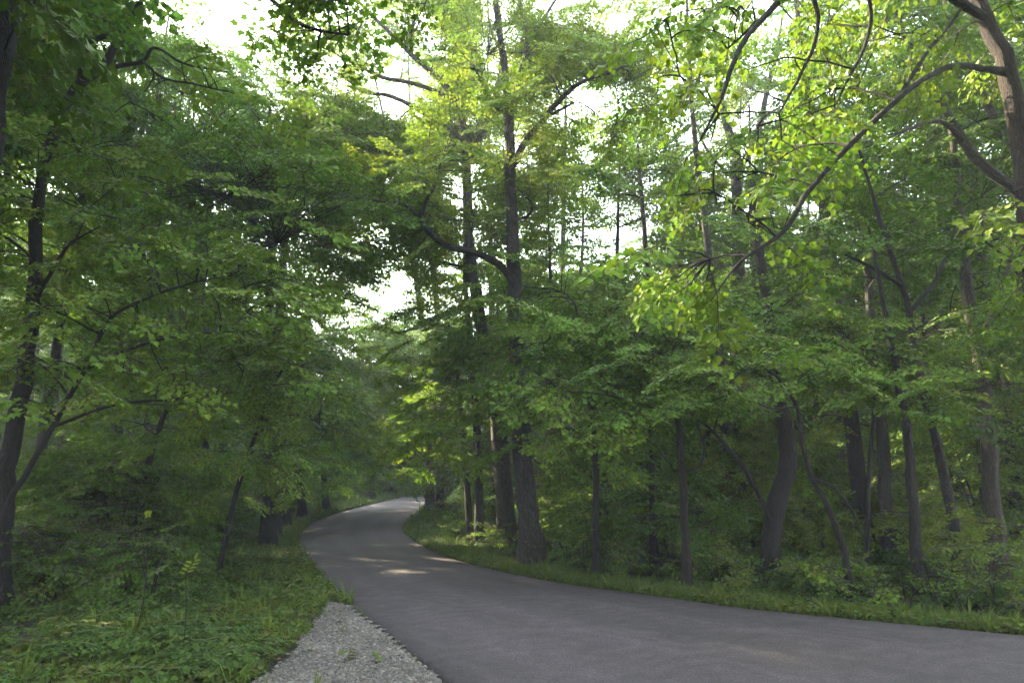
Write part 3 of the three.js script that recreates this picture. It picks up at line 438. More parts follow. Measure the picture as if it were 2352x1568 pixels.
{
  const t = tree('leaning_beech', 'pale leaning trunk slanting up left across the upper right', 'tree', 15, [[2640, 1380], [2510, 720], [2400, 520], [2345, 448], [2250, 372], [2192, 288], [2130, 182], [2080, 90], [2050, -20]], [0.19, 0.16, 0.145, 0.13, 0.115, 0.1, 0.09, 0.07, 0.045], { show: { trunk: 0.75, limb: 0.6 }, leaf: LEAF.mid, barkMat: BARK.pale });
  t.limb(line(14.8, [[2215, 320], [2165, 280, 14.4], [2100, 292, 14], [2030, 322, 13.6]]), [0.06, 0.055, 0.045, 0.015], 6);
  for (const a of [[2060, 330, 14, 100, 60, 1.6], [2240, 260, 15, 90, 70, 2], [2100, 110, 15, 110, 80, 2.2], [2010, 60, 15, 100, 80, 2.2], [2300, 470, 15, 90, 50, 1.6]]) t.see(a[0], a[1], a[2], a[3], a[4], 1.5, a[5]); t.finish();
}
{
  const t = tree('leaning_beech', 'second pale leaning trunk above the first, close under the arching bough at the right edge', 'tree', 17.5, [[2620, 1300], [2480, 680], [2400, 500], [2345, 388], [2300, 300], [2250, 200], [2186, 42], [2150, -70]], [0.18, 0.15, 0.135, 0.12, 0.11, 0.095, 0.08, 0.055], { show: { trunk: 0.7 }, leaf: LEAF.dark, barkMat: BARK.pale });
  for (const a of [[2200, 140, 17, 110, 80, 2.2], [2320, 180, 17, 90, 80, 2.2], [2260, 20, 17, 110, 70, 2.2], [2340, 350, 17, 60, 60, 1.6]]) t.see(a[0], a[1], a[2], a[3], a[4], 1.6, a[5]); t.finish();
}
{
  const t = tree('forked_tree', 'sunlit forked tree behind the arching bough, its fork spreading in a V', 'tree', 30, [[1702, 1240], [1698, 800], [1693, 450], [1690, 350], [1665, 270], [1650, 180], [1640, 80]], [0.36, 0.3, 0.25, 0.22, 0.16, 0.12, 0.06], { show: { trunk: 0.7, limb: 0.7 }, leaf: LEAF.yellow, boughs: BOUGH.fine });
  t.limb(line(30, [[1692, 400], [1735, 322], [1760, 220], [1785, 120], [1800, 20]]), [0.17, 0.16, 0.13, 0.1, 0.05]);
  t.limb(line(30, [[1692, 420], [1625, 345], [1590, 260]]), [0.09, 0.07, 0.03], 6);
  for (const a of [[1690, 320, 30, 110, 90, 2.4], [1600, 380, 30, 100, 80, 2.2], [1760, 430, 30, 100, 80, 2.2], [1650, 480, 30, 110, 70, 2.2], [1790, 180, 30, 110, 100, 2], [1650, 170, 30, 100, 80, 2], [1560, 500, 30, 80, 70, 2], [1700, 560, 29, 120, 60, 2], [1640, 60, 30, 110, 60, 1.6]]) t.see(a[0], a[1], a[2], a[3], a[4], 2.2, a[5], { layer: 0 }); t.finish();
}
{
  const t = tree('slim_tree', 'slim straight tree rising behind the layered maple, right of the white sky gap', 'tree', 26, [[1501, 1240], [1496, 900], [1491, 700], [1482, 560], [1472, 430], [1465, 330]], [0.17, 0.15, 0.13, 0.11, 0.08, 0.04], { show: { trunk: 0.6 }, leaf: LEAF.mid }, 10);
  for (const a of [[1460, 400, 26, 110, 70, 2.2], [1500, 500, 25.5, 90, 70, 2.2], [1360, 420, 26, 90, 60, 2.2], [1280, 460, 26, 80, 60, 1.8], [1540, 600, 25, 110, 70, 2.2], [1450, 650, 25, 90, 50, 2.2], [1500, 300, 26, 80, 60, 1.8], [1280, 560, 25, 70, 60, 2.2], [1420, 480, 26, 70, 40, 1.8]]) t.see(a[0], a[1], a[2], a[3], a[4], 1.8, a[5]); t.finish();
}
// left side
{
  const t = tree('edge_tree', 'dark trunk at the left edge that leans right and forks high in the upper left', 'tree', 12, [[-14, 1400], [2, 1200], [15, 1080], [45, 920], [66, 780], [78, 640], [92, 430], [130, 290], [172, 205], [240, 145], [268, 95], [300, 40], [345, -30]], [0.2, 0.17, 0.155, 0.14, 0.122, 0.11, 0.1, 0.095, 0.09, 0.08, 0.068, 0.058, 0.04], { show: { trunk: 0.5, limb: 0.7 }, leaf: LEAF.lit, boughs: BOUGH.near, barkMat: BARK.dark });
  t.limb(line(12, [[183, 196], [191, 130], [205, 95], [240, 84], [268, 80]]), [0.07, 0.065, 0.06, 0.05, 0.03], 7);
  t.limb(line(11.9, [[225, 160], [290, 148], [328, 140], [352, 110], [420, 145], [520, 165]]), [0.045, 0.045, 0.04, 0.028, 0.022, 0.01], 6);
  t.limb(line(11.8, [[330, 142], [372, 178], [440, 192], [540, 215]]), [0.026, 0.024, 0.02, 0.01], 5);
  t.limb(line(11.8, [[74, 700], [120, 620, 11.4], [160, 560, 11.2], [230, 520, 11]]), [0.04, 0.035, 0.026, 0.01], 5);
  for (const a of [[80, 70, 11.8, 120, 80, 2.2], [60, 220, 11.8, 100, 80, 2], [200, 40, 12, 100, 60, 2], [180, 330, 11.8, 130, 70, 2], [90, 430, 11.6, 120, 70, 2], [420, 200, 12, 120, 40, 1.6], [300, 220, 12, 110, 50, 1.8], [200, 470, 11.4, 130, 60, 2], [60, 560, 11.4, 100, 60, 2], [540, 190, 12, 90, 40, 1.4], [310, 390, 11.8, 100, 50, 1.6]]) t.see(a[0], a[1], a[2], a[3], a[4], 1.4, a[5]);
  for (const [x, y, z, r, n] of [[-6, 15, -12, 3.5, 130], [-9.5, 14, -10, 3.2, 110], [-4, 18, -13, 3, 90], [-8, 18.5, -11, 3, 90], [-10, 13, -14, 2.6, 70]]) t.pad(V(x, y, z), r, r * 0.5, r, n, { scale: 1.4, linkShare: 0.2 });  // unseen crown above the frame, added to shade the road
  t.finish();
}
{
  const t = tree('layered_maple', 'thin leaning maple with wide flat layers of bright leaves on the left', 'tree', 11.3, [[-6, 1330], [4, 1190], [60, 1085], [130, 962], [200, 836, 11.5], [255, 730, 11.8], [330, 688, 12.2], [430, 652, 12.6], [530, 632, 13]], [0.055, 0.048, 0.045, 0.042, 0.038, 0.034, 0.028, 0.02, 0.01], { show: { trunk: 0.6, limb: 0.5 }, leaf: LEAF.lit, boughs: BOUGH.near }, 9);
  t.limb(line(11.5, [[190, 850], [300, 800, 12], [420, 770, 12.6], [560, 760, 13]]), [0.035, 0.03, 0.02, 0.01], 6);
  t.limb(line(11.5, [[120, 980], [260, 930, 11.8], [420, 915, 12.2], [540, 900, 12.6]]), [0.03, 0.026, 0.02, 0.01], 6);
  for (const a of [[440, 600, 12.6, 150, 45, 2.6], [570, 640, 13, 110, 50, 2.4], [330, 560, 12.6, 110, 45, 2], [640, 700, 13.4, 80, 45, 2.2], [440, 720, 12.6, 160, 50, 2.6], [240, 690, 12, 130, 50, 2.4], [570, 780, 13, 110, 45, 2.2], [380, 830, 12.2, 150, 45, 2.4], [150, 800, 11.2, 120, 50, 2], [520, 880, 12.8, 110, 40, 2], [250, 920, 11.6, 150, 40, 1.8], [90, 680, 11.4, 100, 50, 2], [110, 900, 11, 100, 40, 1.6]]) t.see(a[0], a[1], a[2], a[3], a[4], 1.5, a[5], { layer: 0.5 });
  t.finish(290);
}
{
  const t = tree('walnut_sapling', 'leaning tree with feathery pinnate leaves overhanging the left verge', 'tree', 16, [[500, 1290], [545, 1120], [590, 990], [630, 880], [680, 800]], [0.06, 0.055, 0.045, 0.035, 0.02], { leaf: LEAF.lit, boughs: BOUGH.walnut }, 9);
  t.limb(line(16, [[600, 990], [660, 955], [720, 965], [750, 990]]), [0.03, 0.026, 0.018, 0.008], 5);
  for (const a of [[700, 800, 16, 80, 45, 2.4], [660, 880, 16, 90, 55, 2.6], [710, 950, 16, 60, 50, 2.4], [600, 950, 15.6, 90, 50, 2.2], [650, 1020, 15.6, 80, 50, 2.2], [560, 860, 15.6, 80, 50, 2], [690, 1070, 16.4, 60, 40, 2], [560, 1040, 15.4, 90, 45, 2]]) t.see(a[0], a[1], a[2], a[3], a[4], 1.4, a[5]); t.finish();
}
{
  const t = tree('leaning_sapling', 'thin leaning dark stem in the shade left of the verge', 'tree', 17, [[298, 1290], [338, 1070], [364, 985], [400, 900], [430, 820]], [0.1, 0.085, 0.07, 0.05, 0.03], { show: { trunk: 0.5 }, leaf: LEAF.mid }, 9);
  for (const a of [[420, 820, 16.6, 120, 60, 2], [330, 960, 16.4, 110, 50, 1.8], [470, 1000, 16.4, 110, 50, 1.8], [300, 1080, 16, 110, 45, 1.6], [440, 1090, 16.4, 110, 45, 1.8]]) t.see(a[0], a[1], a[2], a[3], a[4], 1.5, a[5]); t.finish();
}
{
  const fans = [['leftmost', 345, 31, [[330, 1230], [352, 600], [347, 420], [340, 320], [330, 220]]], ['second', 392, 34, [[372, 1230], [395, 600], [402, 450], [420, 330], [440, 230]]], ['middle', 425, 32, [[425, 1230], [418, 600], [415, 450], [405, 330], [400, 200]]], ['fourth', 440, 35, [[480, 1230], [445, 600], [438, 450], [450, 330], [490, 220]]], ['rightmost', 475, 33, [[540, 1230], [462, 610], [478, 480], [510, 370], [550, 280]]]];
  fans.forEach(([which, x, d, px], i) => {
    const t = tree('fan_tree', `${which} of five dark stems rising side by side behind the layered maple on the left`, 'tree', d, px, [0.2, 0.17, 0.15, 0.1, 0.04], { leaf: i % 2 ? LEAF.dark : LEAF.blue, boughs: BOUGH.fine, group: 'dark stems spreading into fans on the left', show: { trunk: 0.6, limb: 0.4 }, hide: [560, 2000] }, 10);
    const tx = px[4][0], ty = px[4][1];
    for (const [dx, dy] of [[-90, -60], [-40, -100], [50, -90], [100, -40]]) t.limb(line(d, [px[2], [lerp(px[2][0], tx + dx, 0.45), lerp(px[2][1], ty + dy, 0.55)], [tx + dx, ty + dy]]), [0.06, 0.04, 0.012], 5);
    for (const [dx, dy, rx, ry, l] of [[-60, -40, 80, 45, 2.2], [60, -60, 80, 45, 2.2], [0, 60, 90, 40, 1.8], [30, 150, 90, 40, 1.8], [-20, 260, 100, 60, 1.8], [0, -160, 100, 50, 1.6]]) t.see(tx + dx, ty + dy + 20, d, rx, ry, 2, l * 0.8, { scale: 1.1, layer: 0 });
    if (!i) for (const [x, y, s] of [[1210, 1402, 22], [1190, 1385, 30], [1300, 1400, 26], [1120, 1390, 26]]) t.pad(G(x, y).addScaledVector(sunDir, s), 2.3, 1.6, 2.3, 85, { scale: 1.2, layer: 0, linkShare: 0.2 });  // boughs added in the path of the sun to shade the road
    if (!i) for (const s of [25, 31]) t.pad(G(1590, 1475).addScaledVector(sunDir, s), 2.2, 1.5, 2.2, 80, { scale: 1.2, layer: 0, linkShare: 0.2 });  // more boughs added to block a sun patch on the near road
    if (!i) for (const [X, Y, Z] of [[-18.5, 21.6, -27.5], [-14.5, 21.2, -26], [-21, 23, -30]]) t.pad(V(X, Y, Z), 3.4, 1.8, 3.2, 130, { scale: 1.4, layer: 0, linkShare: 0.2 });  // unseen high crown, added to keep sun off the road
    t.finish();
  });
}
{ // bough with dark leaves that hangs in from a tree beyond the left edge
  const t = tree('overhanging_maple', 'trunk cut by the upper left corner, its dark boughs hanging into the top', 'tree', 8.4, [[-250, 1600], [-100, 800], [-30, 300], [4, 90], [30, -100], [70, -360], [110, -700]], [0.24, 0.2, 0.17, 0.15, 0.13, 0.11, 0.08], { leaf: LEAF.mid, boughs: BOUGH.near, seed: 905 });
  t.limb(line(8.2, [[55, -260], [250, -260, 7.8], [430, -140, 7.6], [600, -20, 7.5], [700, 60, 7.4], [800, 80, 7.4]]), [0.08, 0.07, 0.05, 0.035, 0.022, 0.01], 6);
  t.limb(line(7.8, [[250, -260], [560, -220, 7], [850, -120, 6.6], [1020, -50, 6.4]]), [0.06, 0.05, 0.03, 0.012], 6);
  for (const a of [[650, 40, 7.5, 60, 36, 1.4], [735, 95, 7.4, 55, 40, 1.4], [800, 50, 7.4, 45, 40, 1.2], [700, -10, 7.4, 100, 24, 1.4], [880, -20, 6.6, 80, 16, 1], [960, -34, 6.5, 70, 16, 1], [30, 60, 8, 50, 40, 2], [90, -20, 8, 110, 30, 1.8]]) t.see(a[0], a[1], a[2], a[3], a[4], 0.3, 0.75 * a[5], { layer: 0, linkShare: 0.8 });
  t.finish(290);
}
// hazy trees along the outer side of the bend
[[900, 1150, 46, 0.2, 930, [[880, 900, 80, 90], [860, 1010, 70, 60], [930, 820, 60, 60], [900, 1060, 60, 40]], 'hazy blue-green tree straight behind the end of the visible road'],
 [850, 1160, 40, 0.2, 760, [[820, 780, 80, 70], [790, 880, 80, 80], [850, 950, 70, 70], [800, 1000, 70, 60], [850, 700, 60, 50]], 'hazy blue-green tree on the outer bend, second from the road end'],
 [790, 1175, 34, 0.22, 640, [[740, 700, 80, 80], [700, 620, 80, 60], [770, 800, 80, 80], [730, 960, 70, 80], [790, 1060, 60, 50]], 'tall hazy tree on the outer bend behind the feathery walnut leaves'],
 [960, 1148, 60, 0.2, 800, [[960, 860, 60, 50], [990, 780, 60, 60], [930, 780, 70, 50], [960, 960, 50, 60], [890, 760, 50, 50]], 'farthest pale tree above the vanishing road'],
 [690, 1200, 28, 0.2, 300, [[400, 330, 120, 90], [520, 250, 120, 70], [600, 320, 100, 90], [480, 380, 120, 80], [560, 180, 80, 40], [640, 560, 90, 70], [570, 480, 90, 70], [700, 520, 70, 60], [640, 420, 80, 60], [660, 680, 70, 60], [640, 1080, 60, 50], [600, 1120, 60, 40]], 'leafy tree over the left verge where the bend begins'],
 [620, 1220, 25, 0.2, 250, [[300, 300, 120, 90], [420, 200, 130, 60], [330, 420, 120, 70], [250, 200, 90, 60], [480, 480, 120, 60], [580, 360, 80, 60], [650, 330, 70, 60], [520, 460, 80, 50], [590, 560, 80, 50], [620, 1120, 70, 45], [560, 1160, 70, 40]], 'dark-leaved tree on the left between the fan of stems and the bend'],
].forEach(([x, y, d, r, top, pads, label], i) => {
  const t = tree('bend_tree', label, 'tree', d, [[x, y], [x - 8, lerp(y, top, 0.35)], [x + 4, lerp(y, top, 0.7)], [x, top]], [r * 1.2, r, r * 0.75, r * 0.35], { leaf: i < 4 ? LEAF.blue : LEAF.mid, boughs: i < 4 ? BOUGH.far : BOUGH.fine, left: true }, 9);
  for (const [px, py, rx, ry] of pads) t.see(px, py, d - 1, rx, ry, 2.5, i > 3 ? 1.25 : 2.2, { scale: 1.2, layer: 0 }); if (i === 5) for (const [X, Y, Z] of [[-10.5, 14.3, -22], [-8, 13, -21], [-12.5, 15.5, -23.5], [-8.3, 10.8, -18.6], [-14.5, 17.8, -25], [-6, 8.6, -16.5]]) t.pad(V(X, Y, Z), 3, 1.7, 3, 110, { scale: 1.2 }); t.finish();  // last tree: extra high boughs added to screen the road from sun
});
// tall airy trees far behind the middle, whose thin crowns break the sky into chinks
[[1010, 40, [[900, 130, 90, 80], [990, 40, 90, 60], [860, 260, 90, 70], [960, 330, 90, 70], [1050, 150, 80, 80], [900, 420, 80, 50]], 'tall airy far tree behind the left limbs of the central pair', 0.24, 940],
 [1290, 38, [[1270, 130, 80, 70], [1330, 60, 90, 50], [1230, 300, 80, 80], [1320, 330, 90, 60], [1400, 290, 80, 60], [1290, 430, 80, 50], [1430, 130, 70, 70]], 'tall airy far tree right of the central pair, under its right limb', 0.24, 1300],
 [760, 44, [[760, 140, 80, 70], [690, 260, 80, 70], [800, 330, 80, 80], [720, 420, 80, 60], [830, 470, 70, 50], [690, 100, 60, 50]], 'tall airy far tree on the outer bend, highest left of the central limbs', 0.26, 740],
 [1130, 36, [[1120, 60, 80, 70], [1130, 200, 80, 80], [1080, 320, 80, 70], [1180, 400, 70, 60], [1080, 450, 80, 50]], 'tall airy far tree hidden between and behind the central pair', 0.22, 1120],
].forEach(([x, d, pads, label, r, top]) => {
  const t = tree('airy_tree', label, 'tree', d, [[x, 1170], [x, 800], [lerp(x, top, 0.5), 450], [top, 220], [top, 40]], [r, r * 0.8, r * 0.55, r * 0.3, r * 0.12], { leaf: LEAF.yellow, boughs: BOUGH.fine }, 9);
  for (const [px, py, rx, ry] of pads) t.see(px, py, d, rx, ry, 2.4, 2.1, { layer: 0, scale: 1.25 }); t.finish();
});
// thin stems between the big trunks on the right
[[1302, 1262, 24, 0.06, 1085, 1305, 'thin pale sunlit sapling stem right of the central pair'], [1252, 1240, 29, 0.08, 900, 1262, 'thin shaded stem just behind the central pair'], [1395, 1262, 20, 0.07, 980, 1385, 'thin dark stem close right of the layered maple stem'],
 [1503, 1285, 18.5, 0.09, 950, 1492, 'sinuous dark stem left of the straight brown sapling'], [1640, 1290, 21, 0.08, 900, 1625, 'thin dark stem left of the leaning dark trunk'], [1690, 1300, 24, 0.1, 860, 1700, 'slim shaded stem just left of the leaning dark trunk'],
 [1870, 1290, 22, 0.11, 800, 1880, 'shaded stem between the leaning dark trunk and the grey trunk'], [1985, 1280, 15.5, 0.05, 820, 2015, 'thin wand-like stem leaning right beside the grey trunk'], [2150, 1290, 24, 0.14, 700, 2120, 'shaded grey stem between slim trunk and curving tree'], [2340, 1290, 19, 0.14, 720, 2300, 'dark leaning stem at the right edge behind the shaggy trunk'], [1930, 1285, 27, 0.13, 760, 1935, 'distant shaded stem left of the grey trunk'], [1580, 1275, 27, 0.1, 820, 1590, 'distant stem behind the straight brown sapling'],
].forEach(([x, y, d, r, top, tx, label], i) => {
  const R = rng(3000 + i), k = 12 * (R() - 0.5), t = tree('young_tree', label, 'tree', d, [[x, y], [lerp(x, tx, 0.3) + k, lerp(y, top, 0.3)], [lerp(x, tx, 0.65) - k, lerp(y, top, 0.65)], [tx, top]], [r * 1.15, r, r * 0.8, r * 0.35], { leaf: [LEAF.mid, LEAF.yellow, LEAF.dark][i % 3], boughs: BOUGH.mid, barkMat: i ? BARK.dark : BARK.pale }, 8);
  t.see(tx, top + 10, d, 80, 45, 1.5, 1.8); t.see(tx + 60 * (R() - 0.5), top + 110, d, 90, 40, 1.4, 1.4); if (i % 2) t.see(x + 50, y - 110, d, 70, 30, 1.2, 1.2); t.finish();
});
// the wood behind: many trees that nothing tells apart
function woodTree(x, z, h, kind, seed, label, group) {
  const R = rng(seed), foot = GY(V(x, 0, z)), lean = V((R() - 0.5) * 0.08 * h, 0, (R() - 0.5) * 0.08 * h), r = 0.0085 * h * (0.6 + 0.7 * R());
  const t = new Tree('wood_tree', label, 'tree', foot, seed, { leaf: kind.leaf, boughs: kind.boughs, barkMat: kind.bark, group });
  const pts = [0, 0.25, 0.5, 0.75, 1].map((k) => foot.clone().addScaledVector(lean, k * k).add(V(k ? (R() - 0.5) * 0.3 : 0, k * h, 0)));
  t.trunk(pts, [r * 1.1, r, r * 0.8, r * 0.5, r * 0.2], 8);
  const w = h * (0.16 + 0.06 * R()), np = 7, sc = kind.scale;
  for (let i = 0; i < np; i++) { const k = lerp(kind.low, 0.98, (i + 0.5 * R()) / (np - 0.5)), a = R() * 6.28, q = w * (1.15 - 0.7 * Math.abs(k - 0.6)); t.pad(V(foot.x + lean.x * k * k + Math.cos(a) * q * 0.6, foot.y + k * h, foot.z + lean.z * k * k + Math.sin(a) * q * 0.6), q, q * 0.45, q, Math.round(2.1 * kind.n * (0.8 + 0.4 * R())), { scale: sc, linkShare: 0.25, layer: 0.8 }); }
  return t.finish();
}
{
  const R = rng(4242), placed = [], ok = (x, z, gap) => { if (edgeDist(x, z) < 2.5) return false; for (const p of placed) if (Math.hypot(p[0] - x, p[1] - z) < gap) return false; placed.push([x, z]); return true; };
  const kinds = [{ leaf: LEAF.mid, boughs: BOUGH.far, bark: BARK.dark, scale: 1.1, n: 13, low: 0.22 }, { leaf: LEAF.dark, boughs: BOUGH.far, bark: BARK.brown, scale: 1.2, n: 13, low: 0.2 }, { leaf: LEAF.bright, boughs: BOUGH.far, bark: BARK.grey, scale: 1.1, n: 12, low: 0.25 }];
  let n = 0, tries = 0;
  while (n < 150 && tries++ < 6000) {
    const d = 19 + 75 * Math.pow(R(), 1.25), u = lerp(-0.95, 0.95, R()), x = u * d, z = -d; if (!ok(x, z, 2.6 + 0.02 * d)) continue;
    const px = CX + u * F, mid = px > 640 && px < 1130, right = px >= 1130;
    const low = R() < (right ? 0.28 : 0.4), h = low ? 5 + 5 * R() : mid ? 11 + 6 * R() : px < 1500 && right ? 13 + 6 * R() : 18 + 8 * R();
    if ((mid && d < 34) || (px > 330 && px < 640 && d < 34) || (px > 1470 && px < 1650 && d < 30)) continue;
    if (px > 1080 && px < 1260 && d < 30) continue;
    const k = kinds[Math.floor(R() * 3)];
    woodTree(x, z, h, low ? { ...k, n: 10, low: 0.12, scale: 0.9 } : k, 7000 + n, mid ? 'hazy tree of the far wood beyond the bend, one among many alike' : right ? 'tree deep in the shaded wood right of the road, one among many alike' : 'tree deep in the shaded wood left of the road, one among many alike', mid ? 'hazy trees beyond the bend' : right ? 'trees deep in the wood on the right' : 'trees deep in the wood on the left');
    n++;
  }
  // trees beside and behind the lens that shade the near road
  for (const [x, z, h] of [[-10, -3, 19], [-13, -8, 21], [-8, 4, 18], [13, -3, 19], [17, -8, 21], [6, 9, 20], [-3, 9, 19], [14, 6, 20], [-16, -14, 22], [-19, -3, 22], [-12, -5.5, 20], [-9, 0.5, 19], [-16, -8, 22], [-20, -12, 22], [1, 13, 21], [9, 3, 19], [-7, 8, 20]]) { woodTree(x, z, h, { ...kinds[n % 3], n: 22, low: 0.3 }, 9000 + n, 'roadside tree just outside the view that shades the near road', 'trees beside the viewpoint'); n++; }
  // the far wood as one mass
  const im = [[], []], B = BOUGH.far;
  for (let i = 0; i < 9000; i++) { const d = 72 + 60 * R(), u = lerp(-1, 1, R()), x = u * d, z = -d, px = CX + u * F, top = px > 700 && px < 1120 ? 13 : 17, y = groundY(x, z, 20) + top * Math.pow(R(), 0.9), p = V(x, y, z); if (inOpening(p, R)) continue; const s = 2 + 1.4 * R(); im[i % 2].push([new THREE.Matrix4().compose(p, new THREE.Quaternion().setFromEuler(new THREE.Euler((R() - 0.5) * 0.5, R() * 6.28, (R() - 0.5) * 0.6)), V(s, s, s)), 0.8 + 0.4 * R()]); }
  const g = new THREE.Group(); g.name = 'distant_woods'; scene.add(g); tag(g, 'distant woods closing the view between the trunks', null, null, 'stuff');
  im.forEach((l, v) => { const m = new THREE.InstancedMesh(B[v].geo, [LEAF.blue, twigMat], l.length), c = new THREE.Color(); m.name = 'foliage'; m.userData.kind = 'stuff'; l.forEach(([t, b], i) => { m.setMatrixAt(i, t); m.setColorAt(i, c.setRGB(b, b, b)); }); g.add(m); });
}

// ---------------------------------------------------------------- verges and undergrowth
function along(t, off, leftSide) { // a point at a share of the edge's length, off metres outwards
  const E = leftSide ? LE : RE, i = clamp(Math.floor(t * NROW), 1, NROW - 1), a = E[i - 1], b = E[i + 1], p = E[i], l = Math.hypot(b.x - a.x, b.z - a.z), s = leftSide ? 1 : -1;
  return V(p.x + s * (b.z - a.z) / l * off, 0, p.z - s * (b.x - a.x) / l * off);
}
function bladeTuft(seed, n, h, w) {
  const R = rng(seed), tris = [];
  for (let i = 0; i < n; i++) { const a = R() * 6.28, r = 0.035 * R(), hh = h * (0.55 + 0.6 * R()), bend = hh * (0.3 + 0.6 * R()), x = Math.cos(a), z = Math.sin(a), px = x * r, pz = z * r, ww = w * (0.7 + 0.6 * R()); const m = [px + x * bend * 0.35, hh * 0.6, pz + z * bend * 0.35], t = [px + x * bend, hh * (0.85 + 0.15 * R()), pz + z * bend]; const A = [px - z * ww, 0, pz + x * ww], B = [px + z * ww, 0, pz - x * ww], C = [m[0] - z * ww * 0.8, m[1], m[2] + x * ww * 0.8], D = [m[0] + z * ww * 0.8, m[1], m[2] - x * ww * 0.8]; tris.push([A, B, C], [B, D, C], [C, D, t]); }
  return geoFromTris([[tris, new THREE.Matrix4(), [1, 1, 1]]]);
}
function rosette(seed, n, s) { const R = rng(seed), it = []; for (let i = 0; i < n; i++) { const a = R() * 6.28, h = s * (0.3 + 0.9 * R()), d = V(Math.cos(a), 0.25 - 0.5 * R(), Math.sin(a)); it.push([leafTris('plain'), frame(V(Math.cos(a) * s * 0.35 * R(), h, Math.sin(a) * s * 0.35 * R()), d, V((R() - 0.5) * 0.7, 1, (R() - 0.5) * 0.7), s * (0.5 + 0.5 * R())), [0.8 + 0.4 * R(), 0.8 + 0.4 * R(), 0.8 + 0.3 * R()]]); } return geoFromTris(it); }
function scatter(name, label, geos, mat, spots) {
  const g = new THREE.Group(); g.name = name; scene.add(g); tag(g, label, null, null, 'stuff'); const lists = geos.map(() => []); spots.forEach((s, i) => lists[i % geos.length].push(s));
  lists.forEach((l, v) => { if (!l.length) return; const m = new THREE.InstancedMesh(geos[v], mat, l.length), c = new THREE.Color(), M = new THREE.Matrix4(), q = new THREE.Quaternion(); m.name = 'clumps'; m.userData.kind = 'stuff'; m.castShadow = m.receiveShadow = true; l.forEach(([p, yaw, s, k, tilt = 0], i) => { m.setMatrixAt(i, M.compose(p, q.setFromEuler(new THREE.Euler(tilt, yaw, 0)), V(s, s, s))); m.setColorAt(i, c.setRGB(...k)); }); g.add(m); });
}
{
  const R = rng(808), grass = [], weeds = [], dead = [], forbs = [];
  const tone = (p) => { const n = fbm(p.x * 0.7, 1, p.z * 0.7) + 0.4 * (R() - 0.5), b = 0.85 + 0.35 * R(); return [b * (1.0 + 0.5 * Math.max(0, n)), b, b * (0.95 - 0.4 * Math.max(0, n))]; };
  for (let n = 0; n < 78000; n++) {
    const left = R() < 0.5, t = Math.sqrt(R()) * 0.98, wide = left ? 4.6 : 1.25, off = -0.03 + wide * Math.pow(R(), left ? 1.15 : 1.1), p = along(t, off, left), d = -p.z;
    if (d < 2.5 || d > 75 || edgeDist(p.x, p.z) < 0.0) continue; if (inGravel(p.x, p.z) && R() > 0.015) continue; if (left && d < 11.5 && off < 0.45) continue;
    p.y = groundY(p.x, p.z) - 0.005; const far = 1 + 0.02 * d, k = tone(p), patch = fbm(p.x * 1.1 + 9, 2, p.z * 1.1);
    if (R() < 0.62) { if (patch > -0.22) grass.push([p, R() * 6.28, far * (0.6 + 0.8 * R()) * (R() < 0.05 ? 2 : 1), k]); } else if (patch < 0.25) weeds.push([p, R() * 6.28, far * (0.55 + 0.9 * R()), k]);
  }
  for (let n = 0; n < 26000; n++) { const left = R() < 0.55, p = along(Math.sqrt(R()) * 0.97, 0.05 + 7 * R() ** 1.6, left); if (-p.z < 2.5 || -p.z > 40 || edgeDist(p.x, p.z) < 0.02 || inGravel(p.x, p.z)) continue; p.y = groundY(p.x, p.z) + 0.02 + 0.05 * R(); const b = 0.6 + 0.7 * R(); dead.push([p, R() * 6.28, 0.035 + 0.035 * R(), [b * (1 + 0.2 * R()), b * 0.85, b * 0.6], (R() - 0.5) * 1.4]); }
  for (let n = 0; n < 46000; n++) {
    const left = R() < 0.55, off = (left ? 1.0 + 1.6 * R() : 0.9) + 14 * R() ** 1.7, p = along(Math.sqrt(R()) * 0.97, off, left), d = -p.z, e = edgeDist(p.x, p.z);
    if (d < 3 || d > 45 || e < (left ? 1.0 : 0.8) || inGravel(p.x, p.z) || inGravel(p.x + 0.35, p.z) || inGravel(p.x + 0.2, p.z - 0.4)) continue; const patch = fbm(p.x * 0.45 + 3, 5, p.z * 0.45); if (patch < 0.02 && R() < 0.85) continue; if (left && d < 13 && R() < 0.4) continue;
    p.y = groundY(p.x, p.z) + 0.05 + (0.1 + (left && d < 13 ? 0.14 : 0.38) * sstep(e, 1, 4)) * R() * (0.7 + patch); forbs.push([p, R() * 6.28, (0.7 + 0.7 * R()) * (1 + 0.012 * d), tone(p)]);
  }
  scatter('verge_grass', 'short tufted grass along both road edges', [bladeTuft(1, 12, 0.1, 0.003), bladeTuft(2, 12, 0.13, 0.003), bladeTuft(3, 10, 0.09, 0.0035)], LEAF.weed, grass);
  scatter('verge_weeds', 'small broad-leaved weeds growing among the verge grass', [rosette(4, 9, 0.07), rosette(5, 8, 0.085), rosette(6, 11, 0.06)], LEAF.weed, weeds);
  const dm = new THREE.MeshStandardMaterial({ roughness: 0.9, vertexColors: true, side: THREE.DoubleSide }); dm.color.setRGB(0.13, 0.092, 0.06);
  scatter('fallen_leaves', 'brown fallen leaves lying on the verges and forest floor', [geoFromTris([[leafTris('plain', 0.5), new THREE.Matrix4(), [1, 1, 1]]]), geoFromTris([[leafTris('lobed', 0.6), new THREE.Matrix4(), [1, 1, 1]]])], dm, dead);
  scatter('undergrowth', 'dim leafy ground cover carpeting the wood behind the verges', BOUGH.cover.map((b) => { const g = b.geo.clone(); g.clearGroups(); return g; }), LEAF.shade, forbs);
}
